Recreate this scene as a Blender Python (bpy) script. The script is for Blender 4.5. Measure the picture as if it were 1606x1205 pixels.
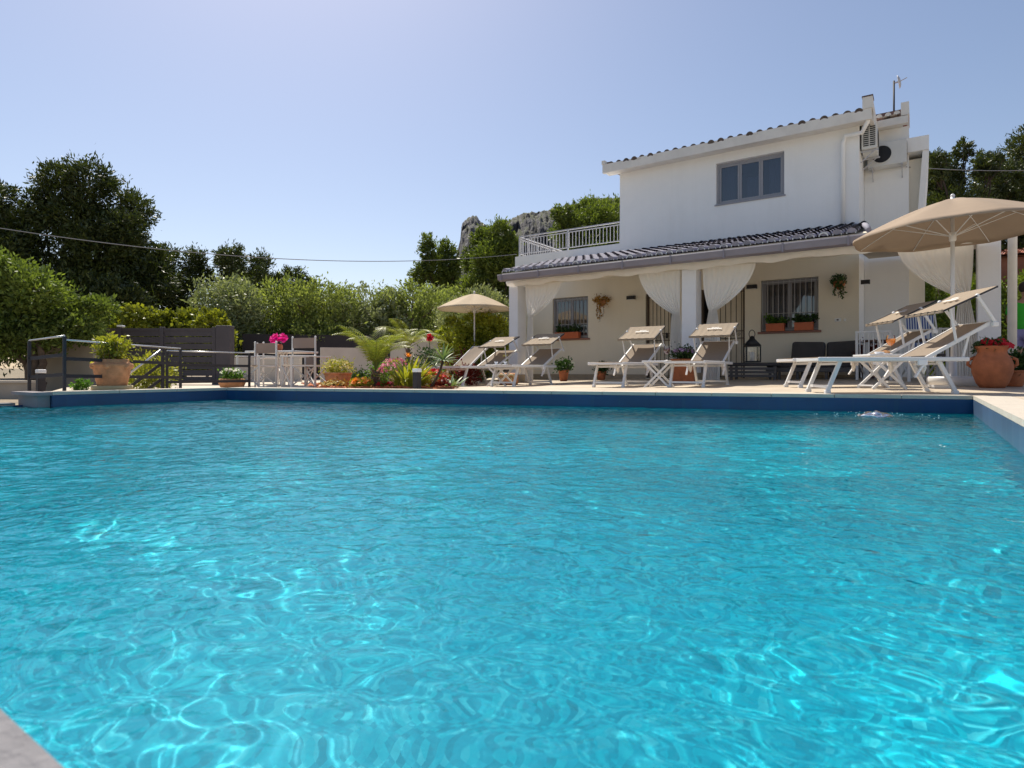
import bpy, bmesh, math, random
import numpy as np
from mathutils import Vector, Matrix, noise
R = math.radians
sc = bpy.context.scene
for o in list(bpy.data.objects): bpy.data.objects.remove(o)
# ---------------------------------------------------------------- camera
FPX, CX, HY, CAMH, YAW = 940.0, 803.0, 582.0, 0.26, R(34.3)
cam = bpy.data.cameras.new('camera'); camo = bpy.data.objects.new('camera', cam); sc.collection.objects.link(camo)
camo.location = (0, 0, CAMH); camo.rotation_euler = (R(90), 0, YAW)
cam.sensor_width = 36; cam.lens = 36*FPX/1606; cam.shift_y = -(602.5-HY)/1606
cam.clip_start = 0.05; cam.clip_end = 6000
sc.camera = camo
cam.dof.use_dof = True; cam.dof.focus_distance = 10; cam.dof.aperture_fstop = 6.5
# ---------------------------------------------------------------- sky, sun, exposure
SUN_EL, SUN_DIR = R(57), Vector((-.84, .54, 0)).normalized()
w = bpy.data.worlds.new('World'); sc.world = w; w.use_nodes = True
wn = w.node_tree; bg = wn.nodes['Background']; bg.inputs[1].default_value = 0.104
sky = wn.nodes.new('ShaderNodeTexSky'); sky.sky_type = 'NISHITA'; sky.sun_disc = False
sky.sun_elevation = SUN_EL; sky.sun_rotation = math.atan2(SUN_DIR.x, SUN_DIR.y)
sky.altitude = 0; sky.air_density = 1.0; sky.dust_density = 0.9; sky.ozone_density = 2.5
tint = wn.nodes.new('ShaderNodeMix'); tint.data_type = 'RGBA'; tint.blend_type = 'MULTIPLY'; tint.inputs[0].default_value = 1; tint.inputs[7].default_value = (1.05, .94, .88, 1)
wn.links.new(sky.outputs[0], tint.inputs[6]); wn.links.new(tint.outputs[2], bg.inputs[0])
sl = bpy.data.lights.new('sun', 'SUN'); sl.energy = 4.4; sl.angle = R(.5); sl.color = (1, .93, .81)
so = bpy.data.objects.new('sun', sl); sc.collection.objects.link(so)
sd = Vector((SUN_DIR.x*math.cos(SUN_EL), SUN_DIR.y*math.cos(SUN_EL), math.sin(SUN_EL)))
so.rotation_euler = sd.to_track_quat('Z', 'Y').to_euler()
so.location = sd*50
vs = sc.view_settings; vs.view_transform = 'Standard'; vs.look = 'None'; vs.exposure = 0.5; vs.gamma = 1; vs.use_curve_mapping = False
# ---------------------------------------------------------------- helpers
def ray(px):
    t = (px-CX)/FPX
    return (-math.sin(YAW)+math.cos(YAW)*t, math.cos(YAW)+math.sin(YAW)*t)
def PS(px, s):
    d = ray(px); return d[0]*s, d[1]*s
def WY(px, py, Y):
    d = ray(px); s = Y/d[1]; return Vector((d[0]*s, Y, CAMH+(HY-py)*s/FPX))
def WS(px, py, s):
    d = ray(px); return Vector((d[0]*s, d[1]*s, CAMH+(HY-py)*s/FPX))
def sm(a, b, x):
    t = min(1, max(0, (x-a)/(b-a))); return t*t*(3-2*t)
PA, PB = (-8.66, 5.05), (.44, 7.69)                                      # far pool edge
def edge_y(x):
    x = min(PB[0], max(PA[0], x)); return PA[1]+(PB[1]-PA[1])*(x-PA[0])/(PB[0]-PA[0])
def gz(x, y):
    d = y-edge_y(x)
    if x > PB[0]: d = max(d, (x-PB[0]))
    if x < PA[0]: d = max(d, (PA[0]-x))
    d = max(0, d)
    return .012*max(-6, min(3, x+3.5))*sm(0, 2, d)+.017*max(0, min(y, 15)-9.5)
def link(o): sc.collection.objects.link(o); return o
class MB:
    def __init__(s): s.v = []; s.f = []; s.sm = []; s.mi = []; s.cur = 0
    def add(s, vs, fs, smooth=False):
        b = len(s.v); s.v += [tuple(v) for v in vs]
        for f in fs: s.f.append([b+i for i in f]); s.sm.append(smooth); s.mi.append(s.cur)
        return s
    def box(s, a, b, M=None):
        (x0, y0, z0), (x1, y1, z1) = a, b
        vs = [Vector(p) for p in ((x0,y0,z0),(x1,y0,z0),(x1,y1,z0),(x0,y1,z0),(x0,y0,z1),(x1,y0,z1),(x1,y1,z1),(x0,y1,z1))]
        if M: vs = [M @ v for v in vs]
        return s.add(vs, [(0,3,2,1),(4,5,6,7),(0,1,5,4),(1,2,6,5),(2,3,7,6),(3,0,4,7)])
    def bbox(s, a, b, r=.01, M=None, seg=2):
        bm = bmesh.new(); bmesh.ops.create_cube(bm, size=1)
        for v in bm.verts: v.co = Vector([(a[i]+b[i])/2+v.co[i]*(b[i]-a[i]) for i in range(3)])
        bmesh.ops.bevel(bm, geom=bm.edges[:]+bm.verts[:], offset=r, segments=seg, profile=.5, affect='EDGES')
        bm.verts.index_update()
        vs = [(M @ v.co) if M else v.co.copy() for v in bm.verts]; fs = [[v.index for v in f.verts] for f in bm.faces]
        bm.free(); return s.add(vs, fs, seg > 2)
    def bar(s, p, q, w, h=None, up=(0,0,1)):
        h = h or w; p, q = Vector(p), Vector(q); d = (q-p).normalized(); u = Vector(up)
        if abs(d.dot(u)) > .98: u = Vector((1,0,0))
        r = d.cross(u).normalized()*w/2; n = r.cross(d).normalized()*h/2
        vs = [p-r-n, p+r-n, p+r+n, p-r+n, q-r-n, q+r-n, q+r+n, q-r+n]
        return s.add(vs, [(0,1,2,3),(7,6,5,4),(0,4,5,1),(1,5,6,2),(2,6,7,3),(3,7,4,0)])
    def tube(s, pts, r, n=8, cap=True):
        pts = [Vector(p) for p in pts]; rs = r if isinstance(r, (list, tuple)) else [r]*len(pts)
        vs = []; prev = None
        for i, p in enumerate(pts):
            d = (pts[min(i+1, len(pts)-1)]-pts[max(i-1, 0)]).normalized()
            if prev is None:
                u = Vector((0,0,1)) if abs(d.z) < .9 else Vector((1,0,0)); a = d.cross(u).normalized()
            else: a = (prev-d*prev.dot(d)).normalized()
            prev = a; b = d.cross(a)
            for k in range(n):
                t = 2*math.pi*k/n; vs.append(p+(a*math.cos(t)+b*math.sin(t))*rs[i])
        fs = [(i*n+k, i*n+(k+1) % n, (i+1)*n+(k+1) % n, (i+1)*n+k) for i in range(len(pts)-1) for k in range(n)]
        s.add(vs, fs, n > 5)
        if cap: b = len(s.v)-len(vs); s.f += [[b+k for k in range(n)][::-1], [b+(len(pts)-1)*n+k for k in range(n)]]; s.sm += [False]*2; s.mi += [s.cur]*2
        return s
    def lathe(s, prof, c=(0,0,0), n=28, sx=1, sy=1, wob=0, cap=True):
        c = Vector(c); vs = []
        for r, z in prof:
            for k in range(n):
                t = 2*math.pi*k/n; rr = r*(1+wob*math.sin(n*t*.5)); vs.append(c+Vector((rr*math.cos(t)*sx, rr*math.sin(t)*sy, z)))
        fs = [(i*n+k, i*n+(k+1) % n, (i+1)*n+(k+1) % n, (i+1)*n+k) for i in range(len(prof)-1) for k in range(n)]
        s.add(vs, fs, True); b = len(s.v)-len(vs)
        if not cap: return s
        s.f.append([b+k for k in range(n)][::-1]); s.sm.append(False); s.mi.append(s.cur)
        s.f.append([b+(len(prof)-1)*n+k for k in range(n)]); s.sm.append(False); s.mi.append(s.cur)
        return s
    def sheet(s, rows, smooth=True):
        m = len(rows[0]); vs = [p for r in rows for p in r]
        return s.add(vs, [(i*m+j, i*m+j+1, (i+1)*m+j+1, (i+1)*m+j) for i in range(len(rows)-1) for j in range(m-1)], smooth)
    def prism(s, pts, ext):
        n = len(pts); e = Vector(ext); vs = [Vector(p) for p in pts]+[Vector(p)+e for p in pts]
        return s.add(vs, [list(range(n))[::-1], [n+i for i in range(n)]]+[(i, (i+1) % n, n+(i+1) % n, n+i) for i in range(n)])
    def ball(s, c, r, n=8, sz=1):
        return s.lathe([(r*math.sin(math.pi*max(.04, min(.96, i/n))), -r*sz*math.cos(math.pi*i/n)) for i in range(n+1)], c, n+4)
    def build(s, name, m, parent=None, fixn=True):
        me = bpy.data.meshes.new(name); me.from_pydata(s.v, [], s.f)
        me.polygons.foreach_set('use_smooth', s.sm)
        for mm in (m if isinstance(m, (list, tuple)) else [m]): me.materials.append(mm)
        me.polygons.foreach_set('material_index', s.mi)
        if fixn and len(s.f) < 60000:
            bm = bmesh.new(); bm.from_mesh(me); bmesh.ops.recalc_face_normals(bm, faces=bm.faces); bm.to_mesh(me); bm.free()
        me.update()
        o = bpy.data.objects.new(name, me); link(o)
        if parent: o.parent = parent
        return o
def fastmesh(name, V, F, m, parent=None, smooth=False):
    V = np.asarray(V, dtype=np.float32).reshape(-1, 3); F = np.asarray(F, dtype=np.int32); k = F.shape[1]
    me = bpy.data.meshes.new(name); me.vertices.add(len(V)); me.vertices.foreach_set('co', V.ravel())
    me.loops.add(F.size); me.loops.foreach_set('vertex_index', F.ravel())
    me.polygons.add(len(F)); me.polygons.foreach_set('loop_start', np.arange(0, F.size, k, dtype=np.int32))
    me.polygons.foreach_set('loop_total', np.full(len(F), k, dtype=np.int32))
    me.polygons.foreach_set('use_smooth', np.full(len(F), smooth)); me.update(); me.validate()
    me.materials.append(m); o = bpy.data.objects.new(name, me); link(o)
    if parent: o.parent = parent
    return o
def tag(o, label=None, cat=None, group=None, kind=None):
    if label: o['label'] = label
    if cat: o['category'] = cat
    if group: o['group'] = group
    if kind: o['kind'] = kind
    return o
def thing(name, label, cat, loc=(0,0,0), rz=0, group=None):
    o = bpy.data.objects.new(name, None); link(o); o.location = loc; o.rotation_euler = (0,0,rz); o.empty_display_size = .1
    return tag(o, label, cat, group)
def copy_tree(o, parent=None):
    c = o.copy(); link(c); c.parent = parent
    for ch in list(o.children): copy_tree(ch, c)
    return c
# ---------------------------------------------------------------- materials
def mat(name, col, rough=.6, var=0, scale=3, metal=0, bump=0, bscale=40, col2=None, trans=0, spec=.5, detail=4, coord='Object', sheen=0):
    m = bpy.data.materials.new(name); m.use_nodes = True; nt = m.node_tree; N = nt.nodes.new; L = nt.links.new
    b = nt.nodes['Principled BSDF']; out = nt.nodes['Material Output']
    b.inputs['Base Color'].default_value = (*col, 1); b.inputs['Roughness'].default_value = rough
    b.inputs['Metallic'].default_value = metal; b.inputs['Specular IOR Level'].default_value = spec
    if var or bump or col2:
        tc = N('ShaderNodeTexCoord')
    if var or col2:
        n = N('ShaderNodeTexNoise'); n.inputs['Scale'].default_value = scale; n.inputs['Detail'].default_value = detail; n.inputs['Roughness'].default_value = .65
        L(tc.outputs[coord], n.inputs['Vector'])
        rp = N('ShaderNodeValToRGB'); L(n.outputs[0], rp.inputs[0]); rp.color_ramp.elements[0].position = .32; rp.color_ramp.elements[1].position = .68
        c2 = col2 or tuple(min(1, c*(1+var)) for c in col); c1 = tuple(c*(1-var) for c in col) if not col2 else col
        rp.color_ramp.elements[0].color = (*c1, 1); rp.color_ramp.elements[1].color = (*c2, 1)
        L(rp.outputs[0], b.inputs['Base Color'])
    if bump:
        n2 = N('ShaderNodeTexNoise'); n2.inputs['Scale'].default_value = bscale; n2.inputs['Detail'].default_value = 5; L(tc.outputs[coord], n2.inputs['Vector'])
        bp = N('ShaderNodeBump'); bp.inputs['Strength'].default_value = bump; bp.inputs['Distance'].default_value = .01
        L(n2.outputs[0], bp.inputs['Height']); L(bp.outputs[0], b.inputs['Normal'])
    if trans:
        tr = N('ShaderNodeBsdfTranslucent'); mx = N('ShaderNodeMixShader'); mx.inputs[0].default_value = trans
        if var or col2: L(rp.outputs[0], tr.inputs[0])
        else: tr.inputs[0].default_value = (*col, 1)
        L(b.outputs[0], mx.inputs[1]); L(tr.outputs[0], mx.inputs[2]); L(mx.outputs[0], out.inputs[0])
    return m
def leafmat(name, dark, light, trans=.35, tcol=None, rough=.45, nscale=.6, spec=.4):
    m = bpy.data.materials.new(name); m.use_nodes = True; nt = m.node_tree; N = nt.nodes.new; L = nt.links.new
    b = nt.nodes['Principled BSDF']; out = nt.nodes['Material Output']; b.inputs['Roughness'].default_value = rough; b.inputs['Specular IOR Level'].default_value = spec
    g = N('ShaderNodeNewGeometry'); tc = N('ShaderNodeTexCoord'); n = N('ShaderNodeTexNoise'); n.inputs['Scale'].default_value = nscale; n.inputs['Detail'].default_value = 3
    L(tc.outputs['Object'], n.inputs['Vector'])
    ma = N('ShaderNodeMath'); ma.operation = 'MULTIPLY_ADD'; ma.inputs[1].default_value = .55; L(g.outputs['Random Per Island'], ma.inputs[0])
    mb = N('ShaderNodeMath'); mb.operation = 'MULTIPLY_ADD'; mb.inputs[1].default_value = 1.3; mb.inputs[2].default_value = -.42; L(n.outputs[0], mb.inputs[0]); L(mb.outputs[0], ma.inputs[2])
    rp = N('ShaderNodeValToRGB'); L(ma.outputs[0], rp.inputs[0]); rp.color_ramp.elements[0].color = (*dark, 1); rp.color_ramp.elements[1].color = (*light, 1)
    L(rp.outputs[0], b.inputs['Base Color'])
    tr = N('ShaderNodeBsdfTranslucent'); mx = N('ShaderNodeMixShader'); mx.inputs[0].default_value = trans
    mc = N('ShaderNodeMix'); mc.data_type = 'RGBA'; mc.blend_type = 'MULTIPLY'; mc.inputs[0].default_value = 1
    L(rp.outputs[0], mc.inputs[6]); mc.inputs[7].default_value = (*(tcol or (1.5, 1.6, .6)), 1); L(mc.outputs[2], tr.inputs[0])
    L(b.outputs[0], mx.inputs[1]); L(tr.outputs[0], mx.inputs[2]); L(mx.outputs[0], out.inputs[0])
    return m
def tilemat(name, col, joint, w, h, rough=.5, mortar=.01, var=.06, off=0, rot=None):
    m = mat(name, col, rough); nt = m.node_tree; N = nt.nodes.new; L = nt.links.new; b = nt.nodes['Principled BSDF']
    tc = N('ShaderNodeTexCoord'); mp = N('ShaderNodeMapping'); L(tc.outputs['Object'], mp.inputs[0])
    if rot: mp.inputs['Rotation'].default_value = rot
    br = N('ShaderNodeTexBrick'); br.offset = off; L(mp.outputs[0], br.inputs['Vector'])
    br.inputs['Scale'].default_value = 1; br.inputs['Brick Width'].default_value = w; br.inputs['Row Height'].default_value = h; br.inputs['Mortar Size'].default_value = mortar
    br.inputs['Color1'].default_value = (*[c*(1-var) for c in col], 1); br.inputs['Color2'].default_value = (*[c*(1+var) for c in col], 1); br.inputs['Mortar'].default_value = (*joint, 1)
    n = N('ShaderNodeTexNoise'); n.inputs['Scale'].default_value = 1.3; n.inputs['Detail'].default_value = 6; L(tc.outputs['Object'], n.inputs['Vector'])
    rp = N('ShaderNodeValToRGB'); L(n.outputs[0], rp.inputs[0]); rp.color_ramp.elements[0].color = (.82, .8, .78, 1); rp.color_ramp.elements[0].position = .35; rp.color_ramp.elements[1].color = (1, 1, 1, 1); rp.color_ramp.elements[1].position = .6
    mx = N('ShaderNodeMix'); mx.data_type = 'RGBA'; mx.blend_type = 'MULTIPLY'; mx.inputs[0].default_value = 1; L(br.outputs[0], mx.inputs[6]); L(rp.outputs[0], mx.inputs[7]); L(mx.outputs[2], b.inputs['Base Color'])
    return m
def stripemat(name, c1, c2, freq, axis=0, rough=.7, trans=0):
    m = mat(name, c1, rough, trans=0); nt = m.node_tree; N = nt.nodes.new; L = nt.links.new; b = nt.nodes['Principled BSDF']
    tc = N('ShaderNodeTexCoord'); wv = N('ShaderNodeTexWave'); wv.inputs['Scale'].default_value = freq; wv.bands_direction = 'XYZ'[axis]
    L(tc.outputs['Object'], wv.inputs['Vector']); rp = N('ShaderNodeValToRGB'); L(wv.outputs[1], rp.inputs[0]); rp.color_ramp.elements[0].position = .45; rp.color_ramp.elements[1].position = .55
    rp.color_ramp.elements[0].color = (*c1, 1); rp.color_ramp.elements[1].color = (*c2, 1); L(rp.outputs[0], b.inputs['Base Color'])
    return m
def glassy(name, tint, gl=.12, rough=.02):
    m = bpy.data.materials.new(name); m.use_nodes = True; nt = m.node_tree; N = nt.nodes.new; L = nt.links.new
    nt.nodes.remove(nt.nodes['Principled BSDF']); out = nt.nodes['Material Output']
    t = N('ShaderNodeBsdfTransparent'); t.inputs[0].default_value = (*tint, 1); g = N('ShaderNodeBsdfGlossy'); g.inputs[1].default_value = rough
    f = N('ShaderNodeFresnel'); f.inputs[0].default_value = 1.5; a = N('ShaderNodeMath'); a.inputs[1].default_value = gl; L(f.outputs[0], a.inputs[0])
    mx = N('ShaderNodeMixShader'); L(a.outputs[0], mx.inputs[0]); L(t.outputs[0], mx.inputs[1]); L(g.outputs[0], mx.inputs[2]); L(mx.outputs[0], out.inputs[0])
    return m
def stucco(name, col):
    m = mat(name, col, .85, var=.02, scale=1.6, bump=.4, bscale=35, detail=9); nt = m.node_tree; N = nt.nodes.new; L = nt.links.new; b = nt.nodes['Principled BSDF']
    tc = N('ShaderNodeTexCoord'); mp = N('ShaderNodeMapping'); mp.inputs['Scale'].default_value = (5, 5, .35); L(tc.outputs['Object'], mp.inputs[0])
    n = N('ShaderNodeTexNoise'); n.inputs['Scale'].default_value = 1; n.inputs['Detail'].default_value = 6; n.inputs['Roughness'].default_value = .7; L(mp.outputs[0], n.inputs[0])
    rp = N('ShaderNodeValToRGB'); rp.color_ramp.elements[0].position = .28; rp.color_ramp.elements[1].position = .52; rp.color_ramp.elements[0].color = (.80, .79, .76, 1); L(n.outputs[0], rp.inputs[0])
    mx = N('ShaderNodeMix'); mx.data_type = 'RGBA'; mx.blend_type = 'MULTIPLY'; mx.inputs[0].default_value = .16; L(b.inputs['Base Color'].links[0].from_socket, mx.inputs[6]); L(rp.outputs[0], mx.inputs[7]); L(mx.outputs[2], b.inputs['Base Color'])
    return m
M = dict(
 wall=stucco('white_stucco', (.88, .875, .86)),
 cream=stucco('bounce_tinted_cream_stucco', (.86, .79, .66)),  # warm bounce off the sunlit deck is put into this cream
 pillar=mat('pillar_stucco', (.80, .80, .82), .8, var=.04, scale=2, bump=.2, bscale=70),
 beigewall=mat('beige_garden_wall', (.42, .36, .29), .9, var=.12, scale=1.5, bump=.4, bscale=30),
 skirt=mat('skirting_tile', (.42, .34, .25), .6, var=.1, scale=5),
 deck=tilemat('deck_tiles', (.56, .47, .36), (.48, .40, .30), .6, .3, .55, .006),
 coping=mat('coping_stone', (.52, .46, .38), .7, var=.07, scale=8, bump=.3, bscale=50),
 nearcop=mat('rough_coping_stone', (.18, .175, .185), .8, var=.16, scale=26, bump=.6, bscale=90, detail=8),
 navy=tilemat('navy_pool_tile', (.007, .056, .155), (.009, .062, .15), .3, .3, .25, .006, .10),
 navyside=tilemat('sunlit_tint_navy_pool_tile', (.065, .115, .20), (.11, .15, .21), .3, .3, .35, .01, .14, rot=(0, 0, R(90))),  # same navy tile, lightened in colour to show sun on the right wall
 tile=mat('grey_roof_tile', (.27, .26, .31), .8, var=.2, scale=7, bump=.3, bscale=30),
 tileend=mat('lime_mortar', (.72, .70, .67), .8, var=.1, scale=9),
 darktile=mat('weathered_clay_tile', (.10, .075, .06), .8, var=.4, scale=6),
 redtile=mat('red_clay_tile', (.36, .13, .08), .8, var=.25, scale=4),
 gutter=mat('grey_gutter_metal', (.24, .22, .26), .4, var=.06, scale=3),
 plank=mat('whitewashed_timber', (.74, .68, .57), .7, var=.08, scale=6),
 fascia=mat('cream_fascia', (.72, .69, .64), .7, var=.07, scale=3),
 brown=mat('dark_brown_flashing', (.10, .055, .05), .6, var=.2, scale=5),
 frame=mat('grey_window_frame', (.30, .30, .33), .4),
 bars=mat('white_steel_bars', (.48, .48, .51), .4),
 darkbars=mat('dark_iron_bars', (.10, .07, .05), .5),
 door=mat('beige_shutter_door', (.78, .69, .55), .6, var=.06, scale=4),
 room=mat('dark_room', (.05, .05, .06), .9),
 pane=glassy('window_glass', (.40, .46, .60), .12),
 sheer=mat('sheer_curtain_fabric', (.90, .87, .82), .9, trans=.18),
 innercurtain=mat('inner_curtain_fabric', (.26, .26, .31), .9, trans=.3),
 white=mat('white_painted_aluminium', (.74, .73, .72), .35, var=.03, scale=9),
 sling=mat('taupe_sling_fabric', (.31, .245, .185), .85, var=.05, scale=30, trans=.25),
 canopyf=mat('beige_canopy_fabric', (.39, .31, .225), .85, var=.04, scale=20, trans=.28),
 letter=mat('white_print', (.80, .78, .74), .8),
 umb=mat('beige_parasol_fabric', (.52, .41, .28), .85, var=.03, scale=6, trans=.16),
 umb2=mat('tan_parasol_fabric', (.34, .255, .18), .9, var=.03, scale=6, trans=.05),
 terra=mat('terracotta_clay', (.44, .14, .055), .75, var=.22, scale=7, bump=.3, bscale=25),
 terrapale=mat('pale_terracotta_clay', (.52, .25, .12), .8, var=.25, scale=9, bump=.3, bscale=25),
 saucer=mat('sandstone_saucer', (.48, .40, .22), .85, var=.1, scale=9),
 orange=mat('orange_plastic', (.60, .15, .06), .5, var=.08, scale=9),
 soil=mat('dark_soil', (.05, .035, .025), .95, var=.3, scale=20),
 darkmetal=mat('anthracite_metal', (.028, .026, .032), .7, var=.06, scale=3),
 railmetal=mat('brushed_steel', (.62, .62, .62), .3, metal=.7),
 slat=mat('dark_grey_slats', (.075, .065, .072), .6, var=.12, scale=2),
 lampwhite=mat('white_diffuser', (.85, .85, .88), .4),
 black=mat('black_metal', (.015, .015, .017), .5),
 cushion=mat('dark_grey_cushion', (.075, .07, .072), .95, var=.1, scale=5, bump=.3, bscale=120),
 wicker=mat('grey_synthetic_wicker', (.13, .12, .12), .7, var=.2, scale=40, bump=.6, bscale=160),
 bark=mat('grey_brown_bark', (.15, .105, .075), .9, var=.35, scale=6, bump=.8, bscale=12),
 barkd=mat('dark_bark', (.07, .05, .04), .95, var=.3, scale=4, bump=.8, bscale=8),
 mulch=mat('red_bark_mulch', (.42, .14, .06), .95, var=.4, scale=24, bump=1, bscale=40),
 cable=mat('grey_cable', (.22, .22, .23), .6),
 acw=mat('off_white_casing', (.66, .66, .64), .5, var=.04, scale=5),
 glassw=glassy('drinking_glass', (.95, .95, .95), .06),
 juice=mat('orange_juice', (1, .50, .01), .4, trans=.5),
 wine=mat('red_wine', (.10, .008, .02), .1),
 porcelain=mat('white_porcelain', (.82, .82, .84), .2),
 snack=mat('brown_snacks', (.35, .17, .06), .8, var=.4, scale=90),
 skin=mat('tanned_skin', (.42, .24, .16), .55), hair=mat('dark_hair', (.025, .018, .015), .6),
 tgreen=mat('bright_green_cotton', (.05, .50, .04), .9, var=.05, scale=12), lav=mat('lavender_cotton', (.32, .30, .55), .9, var=.06, scale=12),
 petp=mat('magenta_petals', (.85, .02, .33), .6, trans=.35), petr=mat('red_petals', (.65, .015, .03), .6, trans=.3),
 petw=mat('white_petals', (.82, .80, .70), .7, trans=.3), peto=mat('orange_petals', (.90, .33, .03), .6, trans=.35),
 petk=mat('pink_petals', (.80, .25, .35), .6, trans=.3), petl=mat('lilac_petals', (.62, .40, .62), .6, trans=.3),
 pety=mat('yellow_petals', (.78, .68, .28), .7, trans=.3), yellow=mat('pale_yellow_cloth', (.80, .74, .22), .8),
 leafg=leafmat('fresh_leaves', (.035, .10, .02), (.16, .30, .04), .35),
 leafd=leafmat('dark_glossy_leaves', (.015, .04, .012), (.06, .13, .03), .2),
 leafy=leafmat('yellow_green_leaves', (.13, .17, .02), (.42, .40, .06), .4, (1.4, 1.4, .5)),
 palm=leafmat('palm_fronds', (.08, .12, .02), (.36, .38, .08), .3),
 agave=leafmat('agave_leaves', (.11, .18, .09), (.28, .36, .17), .15),
 amber=leafmat('dry_amber_leaves', (.16, .07, .01), (.48, .28, .05), .3, (1.3, 1.1, .5)),
 redleaf=leafmat('dark_red_leaves', (.07, .012, .012), (.25, .04, .03), .25, (1.4, .6, .5)),
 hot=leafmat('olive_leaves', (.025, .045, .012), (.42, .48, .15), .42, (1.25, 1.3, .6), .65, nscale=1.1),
 hotd=leafmat('shade_tinted_olive_leaves', (.018, .036, .008), (.27, .35, .07), .34, (1.25, 1.3, .6), .6, nscale=1.1),  # olive leaf tones darkened, shade put into the colour
 olivep=leafmat('pale_olive_leaves', (.12, .15, .07), (.42, .44, .24), .3, (1.2, 1.3, .6), nscale=1.5),
 bushg=leafmat('bright_bush_leaves', (.05, .085, .010), (.48, .52, .06), .45, (1.2, 1.2, .5), nscale=1.6),
 vine=leafmat('vine_leaves', (.09, .11, .010), (.36, .40, .05), .4, (1.25, 1.2, .5), nscale=.8),
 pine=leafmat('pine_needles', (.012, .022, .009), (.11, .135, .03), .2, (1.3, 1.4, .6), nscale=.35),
 pine2=leafmat('light_tinted_pine_needles', (.022, .042, .012), (.22, .27, .05), .38, (1.3, 1.4, .6), nscale=.35),  # pine needle tones lightened, sunlight put into the colour
 hedgem=leafmat('hedge_leaves', (.04, .075, .01), (.24, .30, .04), .3, nscale=1.2),
)
# ---------------------------------------------------------------- ground, deck, pool
g = MB(); n = 90
xs = [math.copysign(abs(t)**3*3500, t) for t in np.linspace(-1, 1, n)]
def terr(x, y):
    if math.hypot(x+4, y-8) < 45: z = -1.7
    else:
        r = math.hypot(x, y); z = -.6+max(0, r-60)*.004*(1 if r < 1200 else 0)
    return z+ (.25*noise.noise((x*.05, y*.05, 3)) if math.hypot(x, y) > 25 else 0)
rows = [[(x-4, y+8, terr(x-4, y+8)) for x in xs] for y in xs]
g.sheet(rows); tag(g.build('ground', mat('dry_earth', (.20, .16, .10), .95, var=.3, scale=.4, bump=.5, bscale=3)), kind='structure')
# deck: sheet in strips beyond the far edge, plus side strips
dk = MB()
def strip(x0, x1, y0f, y1, nx, ny):
    rows = []
    for j in range(ny+1):
        row = []
        for i in range(nx+1):
            x = x0+(x1-x0)*i/nx; ya = y0f(x) if callable(y0f) else y0f; y = ya+(y1-ya)*j/ny; row.append((x, y, gz(x, y)))
        rows.append(row)
    dk.sheet(rows)
strip(PA[0], PB[0], edge_y, 22, 40, 40)
strip(PB[0], 16, 7.69, 22, 20, 30)
strip(-22, PA[0], lambda x: 2.85 if x > -9.35 else 2.85+( -9.35-x)*.42, 22, 30, 30)
# right side apron (flat)
dk.sheet([[(x, y, gz(x, y)) for x in np.linspace(PB[0], 16, 16)] for y in np.linspace(-1.4, 7.69, 14)])
tag(dk.build('pool_deck', M['deck'], fixn=False), kind='structure')
# raised terrace face at the left end
tf = MB(); tf.box((-9.35, 2.72, -.62), (-8.72, 2.846, -.004)); tf.box((-9.40, 2.66, -.035), (-8.66, 2.85, .004))
tag(tf.build('terrace_edge', mat('terrace_render', (.25, .22, .225), .8, var=.1, scale=3)), kind='structure')
lg = MB(); lg.sheet([[(x, y, (-.22 if x < -9.45 else -.22)+.02*noise.noise((x, y, 0))) for x in np.linspace(-60, -9.42, 30)] for y in np.linspace(-12, 40, 30)])
tag(lg.build('lower_ground', mat('gravelly_earth', (.24, .19, .13), .95, var=.3, scale=2, bump=.6, bscale=14), fixn=False), kind='structure')
lg = MB(); lg.sheet([[(x, y, -.25+.02*noise.noise((x, y, 0))) for x in np.linspace(-19, 60, 50)] for y in np.linspace(22, 60, 20)])
lg.sheet([[(x, y, -.25) for x in (16, 60)] for y in (-12, 22)])
tag(lg.build('garden_ground', mat('garden_earth', (.20, .17, .10), .95, var=.3, scale=2, bump=.6, bscale=14), fixn=False), kind='structure')
# pool basin
D = -1.35; WZ = -.175
bs = MB()
X0, X1, YN = -9.2, PB[0], .17
poly = [(X0, YN), (X1, YN), (X1, PB[1]), (PA[0], PA[1]), (PA[0], 2.85), (X0, 2.85)]
liner = mat('turquoise_mosaic', (.012, .66, .78), .4); nt = liner.node_tree; Nn = nt.nodes.new; Ln = nt.links.new
tcw = Nn('ShaderNodeTexCoord'); vo = Nn('ShaderNodeTexVoronoi'); vo.distance = 'CHEBYCHEV'; vo.inputs['Scale'].default_value = 46; vo.inputs['Randomness'].default_value = .15; Ln(tcw.outputs['Object'], vo.inputs['Vector'])
sp = Nn('ShaderNodeSeparateColor'); Ln(vo.outputs['Color'], sp.inputs[0]); rpw = Nn('ShaderNodeValToRGB'); Ln(sp.outputs[0], rpw.inputs[0])
e_ = rpw.color_ramp.elements; e_[0].position = 0; e_[0].color = (.0, .39, .53, 1); e_[1].position = 1; e_[1].color = (.16, .92, .98, 1); x_ = e_.new(.45); x_.color = (.0, .66, .81, 1); x_ = e_.new(.8); x_.color = (.01, .85, .93, 1)
Ln(rpw.outputs[0], nt.nodes['Principled BSDF'].inputs['Base Color'])
liner2 = mat('deep_blue_liner', (.01, .30, .46), .5, var=.05, scale=.8)
bs.add([(x, y, D) for x, y in poly], [list(range(6))])
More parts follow.
